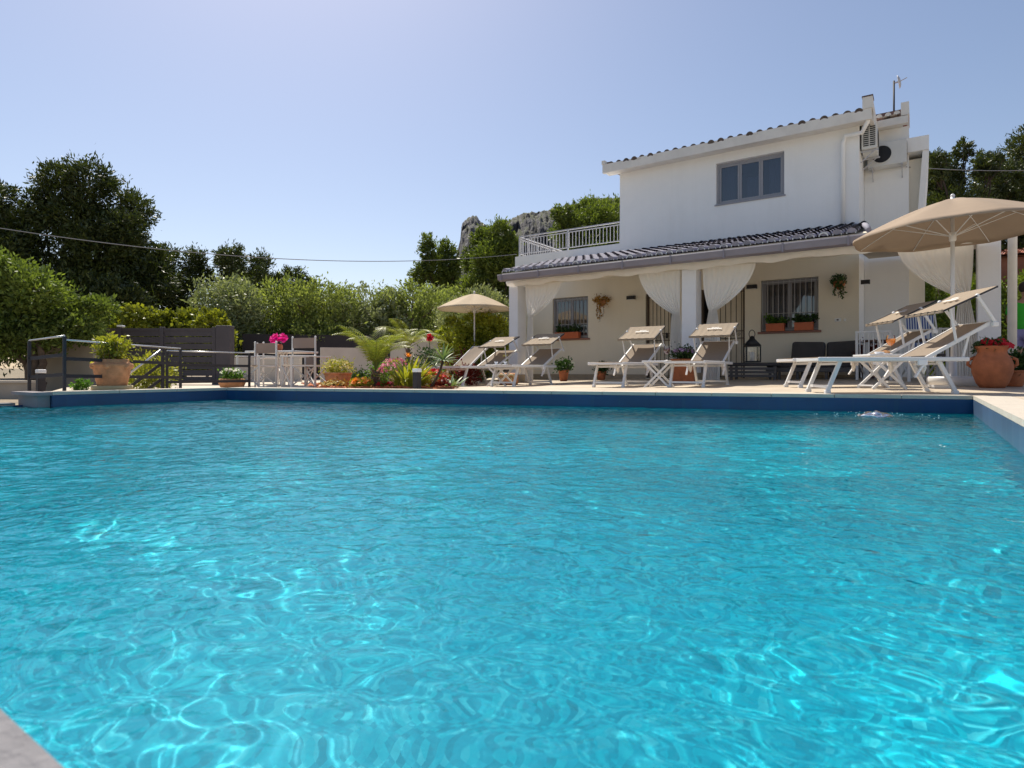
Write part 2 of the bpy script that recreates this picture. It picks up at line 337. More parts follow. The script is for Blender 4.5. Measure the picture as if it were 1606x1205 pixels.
for i in range(6):
    a, b = poly[i], poly[(i+1) % 6]; low = i == 5
    for (z0, z1, mi) in ((D, -.42, 1 if i not in (1,) else 3), (-.42, -.161 if low else -.031, 1 if i != 1 else 2)):
        if i in (5, 0) and z1 == -.42: mi = 0
        bs.cur = mi
        bs.add([(a[0], a[1], z0), (b[0], b[1], z0), (b[0], b[1], z1), (a[0], a[1], z1)], [(0, 1, 2, 3)])
bas = tag(bs.build('pool_basin', [liner, M['navy'], M['navyside'], liner2], fixn=False), kind='structure')
# coping strips (4 mm proud of the deck)
def cop(p, q, wd, z0, z1, side, m=M['coping'], name='pool_coping'):
    p, q = Vector((*p, 0)), Vector((*q, 0)); d = (q-p).normalized(); nrm = Vector((-d.y, d.x, 0))*side*wd
    L_ = (q-p).length; k = max(1, int(L_/(1.45 if m is M['nearcop'] else .6))); mb = MB()
    for i in range(k):
        a = p+d*(L_*i/k+.003); b = p+d*(L_*(i+1)/k-.003)
        mb.prism([(a.x, a.y, z0), (b.x, b.y, z0), ((b+nrm).x, (b+nrm).y, z0), ((a+nrm).x, (a+nrm).y, z0)], (0, 0, z1-z0))
    return tag(mb.build(name, m), kind='structure')
cop(PA, PB, .3, -.03, .008, 1); cop((PB[0], 7.70), (PB[0], .2), .3, -.03, .008, 1)
cop((PA[0], 2.85), PA, .3, -.03, .008, 1)
cop((X0, YN-.03), (X0, 2.65), .22, -.16, -.135, 1, M['nearcop'], 'overflow_edge')
cop((-12, .159), (2.5, .159), .55, -.03, .0, -1, M['nearcop'], 'near_coping')
nd = MB(); nd.box((-12, -4, -.3), (16, YN-.60, -.004)); tag(nd.build('near_deck', M['deck']), kind='structure')
# water surface: graded grid of real ripples
rs = np.random.RandomState(5)
NX, NY = 860, 620
gx = X0+(X1-X0)*np.linspace(0, 1, NX); gy = YN+(PB[1]-YN)*np.linspace(0, 1, NY)**1.45
XX, YY = np.meshgrid(gx, gy); ZZ = np.zeros_like(XX)
def nz(sx, sy, seed, n=14, lo=.6, hi=4.0):
    q = np.random.RandomState(seed); z = np.zeros_like(XX)
    for i in range(n):
        lam = lo+(hi-lo)*q.rand(); th = q.rand()*6.28; k = 2*np.pi/lam; z += np.sin(k*(np.cos(th)*XX*sx+np.sin(th)*YY*sy)+q.rand()*6.28)
    return z/np.sqrt(n/2)
env = np.clip(1.0+.28*nz(1, 1, 11), .6, 1.6)*(1+.5*np.clip((-XX-2.5)/4, 0, 1))
wx = XX+.05*nz(1, 1, 21, lo=.5, hi=1.6); wy = YY+.05*nz(1, 1, 22, lo=.5, hi=1.6)
for i in range(120):
    lam = .055*(9**rs.rand()); th = rs.normal(2.0, .7); k = 2*np.pi/lam
    amp = .00150*lam**.95*(.30 if lam > .3 else .68 if lam > .16 else 1.05)
    ZZ += amp*np.sin(k*(np.cos(th)*wx+np.sin(th)*wy)+rs.rand()*6.28)
ZZ *= env
# rings spreading from the return jet
jx, jy = WS(1372, 650, 5.75).xy
rr = np.hypot(XX-jx, YY-jy); ZZ += .010*np.exp(-rr/.45)*np.sin(rr*32)+.045*np.exp(-(rr/.07)**2)
ZZ += WZ
inside = lambda x, y: ((y < np.clip(PA[1]+(PB[1]-PA[1])*(x-PA[0])/(PB[0]-PA[0]), PA[1], 99)) & (x > PA[0]-.01)) | (y < 2.85)
idx = np.arange(NX*NY).reshape(NY, NX)
F = np.stack([idx[:-1,:-1], idx[:-1,1:], idx[1:,1:], idx[1:,:-1]], -1).reshape(-1, 4)
V = np.stack([XX, YY, ZZ], -1).reshape(-1, 3)
cxy = V[F].mean(1); keep = inside(cxy[:,0], cxy[:,1]-.06); F = F[keep]
wm = bpy.data.materials.new('pool_water'); wm.use_nodes = True; nt = wm.node_tree; nt.nodes.remove(nt.nodes['Principled BSDF'])
Nn = nt.nodes.new; Ln = nt.links.new
gb = Nn('ShaderNodeBsdfRefraction'); gb.inputs['IOR'].default_value = 1.33; gb.inputs['Roughness'].default_value = 0; gb.inputs[0].default_value = (.80, .97, 1, 1)
df = Nn('ShaderNodeBsdfDiffuse'); df.inputs[0].default_value = (.0, .61, .76, 1); tp = Nn('ShaderNodeBsdfTransparent'); tp.inputs[0].default_value = (.60, .95, 1, 1)
m1 = Nn('ShaderNodeMixShader'); m1.inputs[0].default_value = .55; Ln(df.outputs[0], m1.inputs[1]); Ln(tp.outputs[0], m1.inputs[2])
fw_ = Nn('ShaderNodeFresnel'); fw_.inputs[0].default_value = 1.33; mf = Nn('ShaderNodeMath'); mf.operation = 'MULTIPLY_ADD'; mf.inputs[1].default_value = -.24; mf.inputs[2].default_value = .24
Ln(fw_.outputs[0], mf.inputs[0]); gl_ = Nn('ShaderNodeBsdfGlossy'); gl_.inputs['Roughness'].default_value = 0; m3 = Nn('ShaderNodeMixShader'); Ln(fw_.outputs[0], m3.inputs[0]); Ln(gb.outputs[0], m3.inputs[1]); Ln(gl_.outputs[0], m3.inputs[2])
m2 = Nn('ShaderNodeMixShader'); Ln(mf.outputs[0], m2.inputs[0]); Ln(m3.outputs[0], m2.inputs[1]); Ln(m1.outputs[0], m2.inputs[2]); Ln(m2.outputs[0], nt.nodes['Material Output'].inputs[0])
tcw = Nn('ShaderNodeTexCoord'); nw = Nn('ShaderNodeTexNoise'); nw.inputs['Scale'].default_value = 13; nw.inputs['Detail'].default_value = 3; nw.inputs['Distortion'].default_value = .6; Ln(tcw.outputs['Object'], nw.inputs[0])
bw = Nn('ShaderNodeBump'); bw.inputs['Strength'].default_value = 1.0; bw.inputs['Distance'].default_value = .012; Ln(nw.outputs[0], bw.inputs['Height'])
for q_ in (df, fw_, gl_): Ln(bw.outputs[0], q_.inputs['Normal'])
wo = fastmesh('water', V, F, wm, smooth=True); tag(wo, kind='structure')
sl.cycles.is_caustics_light = True; wo.cycles.is_caustics_caster = True; bas.cycles.is_caustics_receiver = True
sc.cycles.use_denoising = True; sc.cycles.sample_clamp_indirect = 6; sc.cycles.max_bounces = 8; sc.cycles.diffuse_bounces = 4; sc.cycles.transparent_max_bounces = 12
# mulch bed, lifted just above the deck
b = MB(); 
def bedz(x, y): return gz(x, y)+.012+.03*abs(noise.noise((x*3, y*3, 0)))+.012*noise.noise((x*22, y*22, 1))
c0 = [PS(503, 9.6), PS(716, 9.2), PS(716, 14), PS(470, 15.5)]
rows = []
for j in range(70):
    v = j/69; rows.append([])
    for i in range(90):
        u = i/89; x = (c0[0][0]*(1-u)+c0[1][0]*u)*(1-v)+(c0[3][0]*(1-u)+c0[2][0]*u)*v; y = (c0[0][1]*(1-u)+c0[1][1]*u)*(1-v)+(c0[3][1]*(1-u)+c0[2][1]*u)*v
        e = min(u, 1-u, v, 1-v); rows[-1].append((x, y, bedz(x, y) if e > .02 else gz(x, y)-.01))
b.sheet(rows); tag(b.build('mulch_bed', M['mulch'], fixn=False), 'red bark mulch covering the planted bed', 'mulch', kind='stuff')
# bark chips scattered over it
q = np.random.RandomState(9); chips = MB()
for i in range(900):
    u, v = q.rand(), q.rand()**1.6; x = (c0[0][0]*(1-u)+c0[1][0]*u)*(1-v)+(c0[3][0]*(1-u)+c0[2][0]*u)*v; y = (c0[0][1]*(1-u)+c0[1][1]*u)*(1-v)+(c0[3][1]*(1-u)+c0[2][1]*u)*v
    z = bedz(x, y)+.012; a = q.rand()*6.28; l = .02+.03*q.rand(); d = Vector((math.cos(a), math.sin(a), q.rand()*.8-.3))*l
    chips.bar(Vector((x, y, z))-d, Vector((x, y, z))+d, .02+.015*q.rand(), .008)
tag(chips.build('bark_chips', M['mulch'], fixn=False), 'loose orange red bark chips on the bed', 'bark chips', kind='stuff')
# far hill with rock pinnacle
hp = [(600,560),(660,470),(700,420),(716,398),(722,374),(724,350),(733,340),(748,339),(755,350),(766,358),(785,352),(800,344),(822,334),(850,331),(895,322),(930,312),(975,308),(1100,305),(1300,340),(1420,400),(1600,470),(1900,560)]
hm = MB(); rows = [[] for _ in range(41)]
N = 800
for i in range(N+1):
    px = 600+(1900-600)*i/N
    for k in range(len(hp)-1):
        if hp[k][0] <= px <= hp[k+1][0]: f = (px-hp[k][0])/(hp[k+1][0]-hp[k][0]); py = hp[k][1]*(1-f)+hp[k+1][1]*f; break
    top = WS(px, py, 1000).z; d = ray(px)
    for j in range(41):
        f = j/40; s = 560+440*f
        hgt = top*(f**1.1 if f < .6 else (.6**1.1+(1-.6**1.1)*((f-.6)/.4)**.55))
        s2 = s+(28*noise.noise((px*.04, f*9, 0))+16*noise.noise((px*.16, f*12, 6))+7*noise.noise((px*.5, f*20, 8)))*(f < .99)
        hgt += (7*noise.noise((px*.02, f*5, 2))-9*abs(noise.noise((px*.11, f*10, 5)))+3.5*noise.noise((px*.35, f*30, 9))+1.6*noise.noise((px*.9, f*60, 3)))*(.3+f)*(1 if f < .96 else .35)+(1.6*noise.noise((px*.4, 0, 4)) if f > .95 else 0)
        rows[j].append((d[0]*s2, d[1]*s2, hgt))
rows.append([(x*1.25, y*1.25, -5) for x, y, z in rows[-1]])
hm.sheet(rows)
hmat = mat('rocky_hillside', (.10, .10, .07), .95, scale=.05, col2=(.05, .065, .028), bump=1, bscale=.15, detail=8)
# grey cliffs on steep faces, scrub on gentle ones
nt = hmat.node_tree; N_ = nt.nodes.new; ge = N_('ShaderNodeNewGeometry'); sx = N_('ShaderNodeSeparateXYZ'); nt.links.new(ge.outputs['Normal'], sx.inputs[0])
rp = N_('ShaderNodeValToRGB'); nt.links.new(sx.outputs[2], rp.inputs[0]); rp.color_ramp.elements[0].position = .70; rp.color_ramp.elements[1].position = .88
mx = N_('ShaderNodeMix'); mx.data_type = 'RGBA'; nt.links.new(rp.outputs[0], mx.inputs[0]); 
rk = N_('ShaderNodeTexNoise'); rk.inputs['Scale'].default_value = .09; rk.inputs['Detail'].default_value = 9; mpp = N_('ShaderNodeMapping'); mpp.inputs['Scale'].default_value = (1, 1, .35); tcc = N_('ShaderNodeTexCoord'); nt.links.new(tcc.outputs['Object'], mpp.inputs[0]); nt.links.new(mpp.outputs[0], rk.inputs[0])
rr2 = N_('ShaderNodeValToRGB'); nt.links.new(rk.outputs[0], rr2.inputs[0]); rr2.color_ramp.elements[0].position = .38; rr2.color_ramp.elements[0].color = (.02, .02, .024, 1); rr2.color_ramp.elements[1].position = .66; rr2.color_ramp.elements[1].color = (.17, .165, .175, 1); nt.links.new(rr2.outputs[0], mx.inputs[6])
old = nt.nodes['Principled BSDF'].inputs['Base Color'].links[0].from_socket; nt.links.new(old, mx.inputs[7]); nt.links.new(mx.outputs[2], nt.nodes['Principled BSDF'].inputs['Base Color'])
for n_ in hmat.node_tree.nodes:
    if n_.type == 'BUMP': n_.inputs['Distance'].default_value = 6; n_.inputs['Strength'].default_value = 1
tag(hm.build('hill', hmat, fixn=False), kind='structure')
# ---------------------------------------------------------------- villa
YW = 14.6; FZ = gz(-4, YW)
villa = thing('villa', 'white two storey villa with grey tiled porch and roof terrace', 'house', (-5, YW, 0))
villa_parts = []
def vp(mb, name, m, parent=villa, fixn=True):
    o = mb.build(name, m, parent, fixn)
    if parent is villa: o.location = (5, -YW, 0)
    return o
def sub(mb, name, m, parent, fixn=True): return mb.build(name, m, parent, fixn)
def wall_holes(mb, x0, x1, z0, z1, Y, holes, depth=.22):
    xsx = sorted({x0, x1, *[h[0] for h in holes], *[h[1] for h in holes]}); zs = sorted({z0, z1, *[h[2] for h in holes], *[h[3] for h in holes]})
    for i in range(len(xsx)-1):
        for j in range(len(zs)-1):
            cx_, cz_ = (xsx[i]+xsx[i+1])/2, (zs[j]+zs[j+1])/2
            if any(h[0] < cx_ < h[1] and h[2] < cz_ < h[3] for h in holes): continue
            mb.add([(xsx[i], Y, zs[j]), (xsx[i+1], Y, zs[j]), (xsx[i+1], Y, zs[j+1]), (xsx[i], Y, zs[j+1])], [(0, 1, 2, 3)])
    for a, b_, c, d in holes:
        mb.add([(a, Y, c), (b_, Y, c), (b_, Y, d), (a, Y, d), (a, Y+depth, c), (b_, Y+depth, c), (b_, Y+depth, d), (a, Y+depth, d)],
               [(0, 4, 5, 1), (1, 5, 6, 2), (2, 6, 7, 3), (3, 7, 4, 0)])
XL, XU, XR = -9.85, -6.53, -1.08
W1 = (-8.57, -7.46, 1.15, 2.30); W2 = (-3.04, -1.85, 1.15, 2.33); WU = (-4.05, -2.54, 4.23, 5.22)
D1 = (-5.82, -5.02, FZ, 2.23); D2 = (-4.42, -3.39, FZ, 2.23)
w_ = MB(); wall_holes(w_, XL, XR, -.6, 2.75, YW, [W1, W2, D1, D2])
vp(w_, 'lower_wall', M['cream'], fixn=False)
w_ = MB(); wall_holes(w_, XU, XR, 2.75, 5.52, YW, [WU])
w_.add([(XL, YW, 2.75), (XU, YW, 2.75), (XU, YW, 3.61), (XL, YW, 3.61)], [(0, 1, 2, 3)])
# parapet top, terrace floor, end walls
w_.add([(XL, YW, 3.61), (XU, YW, 3.61), (XU, YW+.2, 3.61), (XL, YW+.2, 3.61), (XL, YW+.2, 3.2), (XU, YW+.2, 3.2), (XL, 23, 3.2), (XU, 23, 3.2)], [(0, 1, 2, 3), (3, 2, 5, 4), (4, 5, 7, 6)])
w_.add([(XL, YW, -.6), (XL, 23, -.6), (XL, 23, 3.61), (XL, YW, 3.61)], [(0, 1, 2, 3)])
w_.add([(XL, 23, -.6), (XR, 23, -.6), (XR, 23, 3.3), (XL, 23, 3.3)], [(0, 1, 2, 3)])
w_.add([(XU, YW, 3.2), (XU, 23, 3.2), (XU, 23, 6.2), (XU, YW, 5.52)], [(0, 1, 2, 3)])
w_.add([(XR, YW, -.6), (XR, 23, -.6), (XR, 23, 6.2), (XR, YW, 5.52)], [(0, 1, 2, 3)])
w_.add([(XU, 23, 3), (XR, 23, 3), (XR, 23, 6.2), (XU, 23, 6.2)], [(0, 1, 2, 3)])
vp(w_, 'upper_wall', M['wall'], fixn=False)
# rear wing, set back to the right
YB = 16.0; XBR = -.22
w_ = MB(); w_.box((XR+.003, YB, -.6), (XBR, 22.9, 5.72))
w_.box((-.55, YB-.12, WS(1430, 238, 13.2).z), (WY(1457, 228, YB).x, YB+3, WY(1440, 217, YB).z))        # projecting head block
a, b_, c = WY(1447, 238, YB), WY(1457, 238, YB), WY(1442, 345, YB)
w_.prism([(a.x, YB-.1, a.z), (b_.x, YB-.1, b_.z), (c.x+.03, YB-.1, c.z-.6), (c.x-.08, YB-.1, c.z-.6)], (0, 3, 0))
vp(w_, 'rear_wing', M['wall'])
w_ = MB(); w_.box((XBR, YB+.16, -.6), (c.x+.1, YB+.4, 5.0)); vp(w_, 'recess_wall', M['cream'])
# pale return strip beside the porch
# upper roof
def tiles(x0, x1, y0, z0, y1, z1, m, name, pitch=.235, row=.38, rad=.075, yend=None, mb=None):
    mb = mb or MB(); nx = int(round((x1-x0)/pitch)); p = (x1-x0)/nx; L_ = math.hypot(y1-y0, z1-z0); nr = max(1, int(round(L_/row)))
    d = Vector((0, y1-y0, z1-z0)).normalized(); nn = Vector((0, -d.z, d.y)); o = Vector((x0, y0, z0)); rr = L_/nr; q = np.random.RandomState(4)
    for r_ in range(nr):
        for i in range(nx):
            jx_, jl = q.uniform(-.008, .008), q.uniform(-.012, .012)
            for kind in (0, 1):   # pan then cover
                cx_ = p*(i+(.5 if kind else 1.0)); pts = []
                if kind == 0 and i == nx-1: continue
                for e in (0, 1):
                    yy = r_*rr+(rr*1.05 if e else -.02+jl)
                    for k in range(7):
                        t = math.pi*k/6; R_ = rad*(1.0 if e == 0 else .86)
                        xx = -R_*math.cos(t); hh = R_*math.sin(t)*(1 if kind else -.55)+(.02 if kind else .045)+(.03 if e == 0 else .0)
                        pts.append(o+Vector((cx_+xx+jx_, 0, 0))+d*yy+nn*hh)
                mb.add(pts, [(k, k+1, 8+k, 7+k) for k in range(6)], True)
                if kind and r_ == 0:  # closed end
                    mb.add([o+Vector((cx_+jx_, 0, 0))+d*(-.015+jl)+nn*.03]+pts[:7], [(0, k+1, k+2) for k in range(6)])
    return mb
F0 = 14.2; fx0, fx1 = -6.84, -.83
f_ = MB(); f_.box((fx0, F0, 5.40), (fx1, F0+.10, 5.62)); f_.box((fx0, F0+.10, 5.44), (fx1, YW+.02, 5.52)); vp(f_, 'fascia', M['fascia'])
roof = vp(MB().prism([(fx0+.02, F0+.104, 5.60), (fx0+.02, 23.3, 6.50), (fx0+.02, 23.3, 6.40), (fx0+.02, F0+.12, 5.53)], (fx1-fx0-.04, 0, 0)), 'roof', M['darktile'])
sub(tiles(fx0+.12, fx1-.12, F0+.03, 5.54, 17.5, 5.885, M['darktile'], 'x', pitch=.21, rad=.078), 'clay_tile', M['darktile'], roof, False)
vp(MB().box((fx1-.16, F0-.01, 5.623), (fx1+.02, F0+.28, 5.86)).box((fx1-.05, F0+.282, 5.45), (fx1+.02, 22, 5.84)), 'verge', M['fascia']); vp(MB().box((fx0-.02, F0-.01, 5.623), (fx0+.07, F0+.12, 5.72)), 'verge', M['fascia'])
vp(MB().box((fx1-.17, F0-.02, 5.862), (fx1+.03, F0+.30, 5.885)), 'roof_flashing', M['brown']); v_ = MB(); v_.prism([(fx0-.02, F0+.13, 5.60), (fx0-.02, F0+.13, 5.71), (fx0-.02, 22, 6.55), (fx0-.02, 22, 6.45)], (.16, 0, 0)); vp(v_, 'roof_flashing', M['brown'])
# wing roof
gx0, gx1 = XR+.02, WY(1424, 180, YB-.35).x
f_ = MB(); f_.box((gx0+.22, YB-.35, 5.68), (gx1, YB-.2, 5.84)); f_.box((gx0+.22, YB-.2, 5.723), (gx1-.1, YB+.02, 5.80)); vp(f_, 'fascia', M['fascia'])
wr = vp(MB().prism([(gx0+.22, YB-.30, 5.845), (gx0+.22, 22.9, 6.6), (gx0+.22, 22.9, 6.4), (gx0+.22, YB-.1, 5.80)], (gx1-gx0-.25, 0, 0)), 'roof', M['redtile'])
sub(tiles(gx0+.2, gx1-.12, YB-.37, 5.855, 17.6, 6.0, M['tileend'], 'x', pitch=.19, rad=.062), 'clay_tile', M['tileend'], wr, False)
v_ = MB(); v_.box((gx0+.2, YB+.0, 5.90), (gx1-.135, YB+.08, 6.12)); vp(v_, 'roof_flashing', M['brown'])
v_ = MB(); v_.box((gx1-.13, YB-.34, 5.86), (gx1+.02, YB+.6, 6.14)); vp(v_, 'verge', M['fascia'])
# windows
def window(hole, Y, nsash, barsn, label=None, frame=M['frame'], curtain=True, mat_b=M['bars'], ndark=.05):
    x0, x1, z0, z1 = hole; wd = .05
    f_ = MB(); ya, yb = Y+.10, Y+.16
    f_.box((x0, ya, z1-wd), (x1, yb, z1)); f_.box((x0, ya, z0), (x1, yb, z0+wd)); f_.box((x0, ya, z0+wd), (x0+wd, yb, z1-wd)); f_.box((x1-wd, ya, z0+wd), (x1, yb, z1-wd))
    fr = vp(f_, 'window', frame)
    sw = (x1-x0-2*wd)/nsash
    for i in range(nsash):
        a = x0+wd+i*sw; s_ = MB(); t = .045
        s_.box((a+.003, ya+.012, z1-wd-t), (a+sw-.003, yb-.012, z1-wd-.002)); s_.box((a+.003, ya+.012, z0+wd+.002), (a+sw-.003, yb-.012, z0+wd+t))
        s_.box((a+.003, ya+.012, z0+wd+t), (a+t, yb-.012, z1-wd-t)); s_.box((a+sw-t, ya+.012, z0+wd+t), (a+sw-.003, yb-.012, z1-wd-t)); sub(s_, 'sash', frame, fr)
        sub(MB().add([(a+t, ya+.03, z0+wd+t), (a+sw-t, ya+.03, z0+wd+t), (a+sw-t, ya+.03, z1-wd-t), (a+t, ya+.03, z1-wd-t)], [(0, 1, 2, 3)]), 'pane', M['pane'], fr)
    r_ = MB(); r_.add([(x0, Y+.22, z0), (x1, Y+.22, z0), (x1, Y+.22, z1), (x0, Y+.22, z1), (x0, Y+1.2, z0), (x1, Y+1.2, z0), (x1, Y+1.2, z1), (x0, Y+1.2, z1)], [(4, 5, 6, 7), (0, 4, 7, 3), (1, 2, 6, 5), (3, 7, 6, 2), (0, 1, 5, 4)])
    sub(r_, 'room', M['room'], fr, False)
    if barsn:
        b_ = MB(); nb = barsn
        for i in range(nb): b_.tube([(x0+.03+(x1-x0-.06)*i/(nb-1), Y+.035, z0+.02), (x0+.03+(x1-x0-.06)*i/(nb-1), Y+.035, z1-.02)], .008, 6)
        for zz in (z0+.04, z0+(z1-z0)*.35, z1-.06): b_.box((x0+.005, Y+.03, zz-.006), (x1-.005, Y+.044, zz+.006))
        sub(b_, 'bars', mat_b, fr)
    return fr
wu = window(WU, YW, 3, 0)
c_ = MB()
for (a, b_) in ((-3.98, -3.68), (-3.42, -3.10), (-2.92, -2.62)):
    rows = [[(a+(b_-a)*i/30, YW+.34+.03*math.sin(i*1.1), z) for i in range(31)] for z in (4.25, (4.85 if a < -3.3 and a > -3.5 else 5.2))]; c_.sheet(rows)
sub(c_, 'inner_curtain', M['innercurtain'], wu, False)
w1 = window(W1, YW, 2, 10); w2 = window(W2, YW, 2, 11)
for wn_, H in ((w1, W1), (w2, W2)):
    c_ = MB(); x0, x1 = H[0], H[1]; rows = [[(x0+.02+(x1-x0-.04)*i/60, YW+.36+.025*math.sin(i*.9), z) for i in range(61)] for z in (H[2]+.01, H[3]-.02)]; c_.sheet(rows)
    sub(c_, 'inner_curtain', mat('net_curtain', (.30, .30, .31), .9, trans=.3), wn_, False)
    s_ = MB(); s_.bbox((x0-.06, YW-.05, H[2]-.045), (x1+.06, YW+.09, H[2]+.004), .006); sub(s_, 'sill', mat('clay_sill', (.30, .15, .11), .6, var=.1), wn_)
s_ = MB(); s_.bbox((WU[0]-.03, YW-.03, WU[2]-.03), (WU[1]+.03, YW+.09, WU[2]+.004), .006); sub(s_, 'sill', M['frame'], wu)
# doors with iron grilles
for (x0, x1, z0, z1), gapside in ((D1, 1), (D2, -1)):
    fr = MB(); t = .05
    fr.box((x0, YW+.05, z0), (x0+t, YW+.16, z1)); fr.box((x1-t, YW+.05, z0), (x1, YW+.16, z1)); fr.box((x0+t, YW+.05, z1-t), (x1-t, YW+.16, z1))
    dr = vp(fr, 'door', M['darkbars'])
    gap = .13 if gapside > 0 else .26
    a, b_ = (x0+t, x1-t-gap) if gapside > 0 else (x0+t+gap, x1-t)
    sub(MB().bbox((a, YW+.09, z0+.02), (b_, YW+.13, z1-t), .004), 'door_leaf', M['door'], dr)
    g_ = MB(); nb = 6
    for i in range(nb): x = a+.03+(b_-a-.06)*i/(nb-1); g_.tube([(x, YW+.04, z0+.03), (x, YW+.04, z1-.08)], .009, 6)
    for zz in (z0+.05, z0+.95, z0+1.12, z1-.1): g_.box((a, YW+.034, zz-.009), (b_, YW+.05, zz+.009))
    for i in range(nb-1):
        x = a+.03+(b_-a-.06)*(i+.5)/(nb-1)
        g_.tube([(x+.035*math.cos(k*.7)*(1-k/14), YW+.04, z0+1.035+.05*math.sin(k*.7)*(1-k/14)) for k in range(11)], .005, 4, False)
    sub(g_, 'grille', M['darkbars'], dr)
    sub(MB().bbox((b_-.09 if gapside > 0 else a+.05, YW-.0, z0+1.0), ((b_-.09 if gapside > 0 else a+.05)+.03, YW+.08, z0+1.14), .006), 'handle', M['black'], dr)
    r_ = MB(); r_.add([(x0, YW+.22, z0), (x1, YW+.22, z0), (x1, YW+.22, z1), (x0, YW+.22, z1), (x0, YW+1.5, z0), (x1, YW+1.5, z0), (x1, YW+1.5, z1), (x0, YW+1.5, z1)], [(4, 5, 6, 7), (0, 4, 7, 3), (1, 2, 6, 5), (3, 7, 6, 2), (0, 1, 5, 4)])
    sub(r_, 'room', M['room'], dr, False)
k_ = MB()
for a, b_ in ((XL, D1[0]), (D1[1], D2[0]), (D2[1], XR)): k_.box((a, YW-.018, -.1), (b_, YW-.002, FZ+.09))
vp(k_, 'skirting', M['skirt'])
# porch: pillars, beam, rafters, tiled roof, gutter
YP = 11.8
for (x0, x1, zt) in ((-8.14, -7.885, 2.30), (-3.95, -3.66, 2.28), (.73, 1.015, 2.36)):
    zb = gz(x0, YP); p_ = MB(); p_.bbox((x0, YP, zb-.05), (x1, YP+.36, zt), .012)
    po = vp(p_, 'pillar', M['pillar'])
    sub(MB().bbox((x0-.02, YP-.02, zb-.05), (x1+.02, YP+.38, zb+.19), .006), 'plinth', M['skirt'], po)
b_ = MB(); b_.box((-8.2, YP+.06, 2.30), (1.05, YP+.24, 2.43)); vp(b_, 'beam', M['plank'])
r_ = MB()
for i in range(14):
    x = -8.0+i*.52; r_.prism([(x, 11.5, 2.44), (x, YW-.01, 3.20), (x, YW-.01, 3.30), (x, 11.5, 2.54)], (.09, 0, 0))
vp(r_, 'rafter', M['plank'])
c_ = MB(); c_.add([(-8.07, 11.42, 2.50), (-.66, 11.42, 2.50), (-.98, YW-.005, 3.30), (-8.07, YW-.005, 3.30)], [(0, 1, 2, 3)]); c_.add([(-8.07, 11.42, 2.46), (-.66, 11.42, 2.46), (-.98, YW-.005, 3.26), (-8.07, YW-.005, 3.26)], [(3, 2, 1, 0)])
vp(c_, 'porch_ceiling', M['plank'], fixn=False)
pr = vp(tiles(-8.07, -.85, 11.40, 2.52, YW-.02, 3.31, M['tile'], 'x', pitch=.205, row=.40, rad=.070), 'porch_roof', M['tile'], fixn=False)
h_ = MB(); h_.tube([(-.70, 11.36, 2.56), (-.80, 12.4, 2.84), (-.92, 13.5, 3.10), (-.99, YW-.25, 3.27)], [.04, .05, .055, .055], 10); sub(h_, 'ridge_tile', M['tile'], pr)
h_.v = []; m_ = MB()
nx = 30
for i in range(35):
    x = -8.07+i*7.22/35
    if i < 35: m_.add([(x+.103+.076*math.cos(t), 11.368-.004*0, 2.53+.012+.076*math.sin(t)) for t in np.linspace(0, math.pi, 9)]+[(x+.103+.056*math.cos(t), 11.364, 2.53+.006+.056*math.sin(t)) for t in np.linspace(0, math.pi, 9)], [(k, k+1, 10+k, 9+k) for k in range(8)])
sub(m_, 'mortar_edge', M['tileend'], pr, False)
g_ = MB(); prof = [(11.40, 2.335), (11.38, 2.335), (11.29, 2.36), (11.26, 2.47), (11.27, 2.485), (11.285, 2.47), (11.31, 2.375), (11.38, 2.355), (11.41, 2.355)]
g_.prism([(-8.10, y, z) for y, z in prof], (7.5, 0, 0)); 
for i in range(8): g_.box((-8.0+i*1.0, 11.25, 2.33), (-7.97+i*1.0, 11.262, 2.49))
gt = vp(g_, 'gutter', M['gutter'])
g_ = MB(); g_.prism([(-8.07, 11.41, 2.40), (-8.07, 11.44, 2.40), (-8.07, 11.44, 2.53), (-8.07, 11.41, 2.53)], (7.4, 0, 0)); vp(g_, 'fascia', M['plank'])
# rumpled cloth roll tied under the gutter
rows = []
for j in range(7):
    rows.append([])
    for i in range(260):
        x = -8.15+9.2*i/259; t = j/6; sag = .035*abs(math.sin(i*.085))+.012*math.sin(i*.31)
        rows[-1].append((x, 11.74-.05*math.sin(t*math.pi)-.01*math.sin(i*.9), 2.44-t*.15-sag*t+.012*noise.noise((i*.12, j*.7, 0))))
cl = MB().sheet(rows).build('awning_cloth', M['sheer'], None, False); tag(cl, 'long cream cloth hung along the porch beam', 'awning')
# shade cloth over the dining corner
rows = [[(-.98+2.1*i/20, 11.9+4.0*j/20, 2.42+.40*j/20-.10*math.sin(math.pi*i/20)*math.sin(math.pi*j/20)) for i in range(21)] for j in range(21)]
sh = MB().sheet(rows).build('shade_sail', mat('tan_shade_cloth', (.48, .40, .30), .9, var=.05, scale=8, trans=.15), None, False); tag(sh, 'tan shade cloth stretched over the dining corner', 'shade sail')
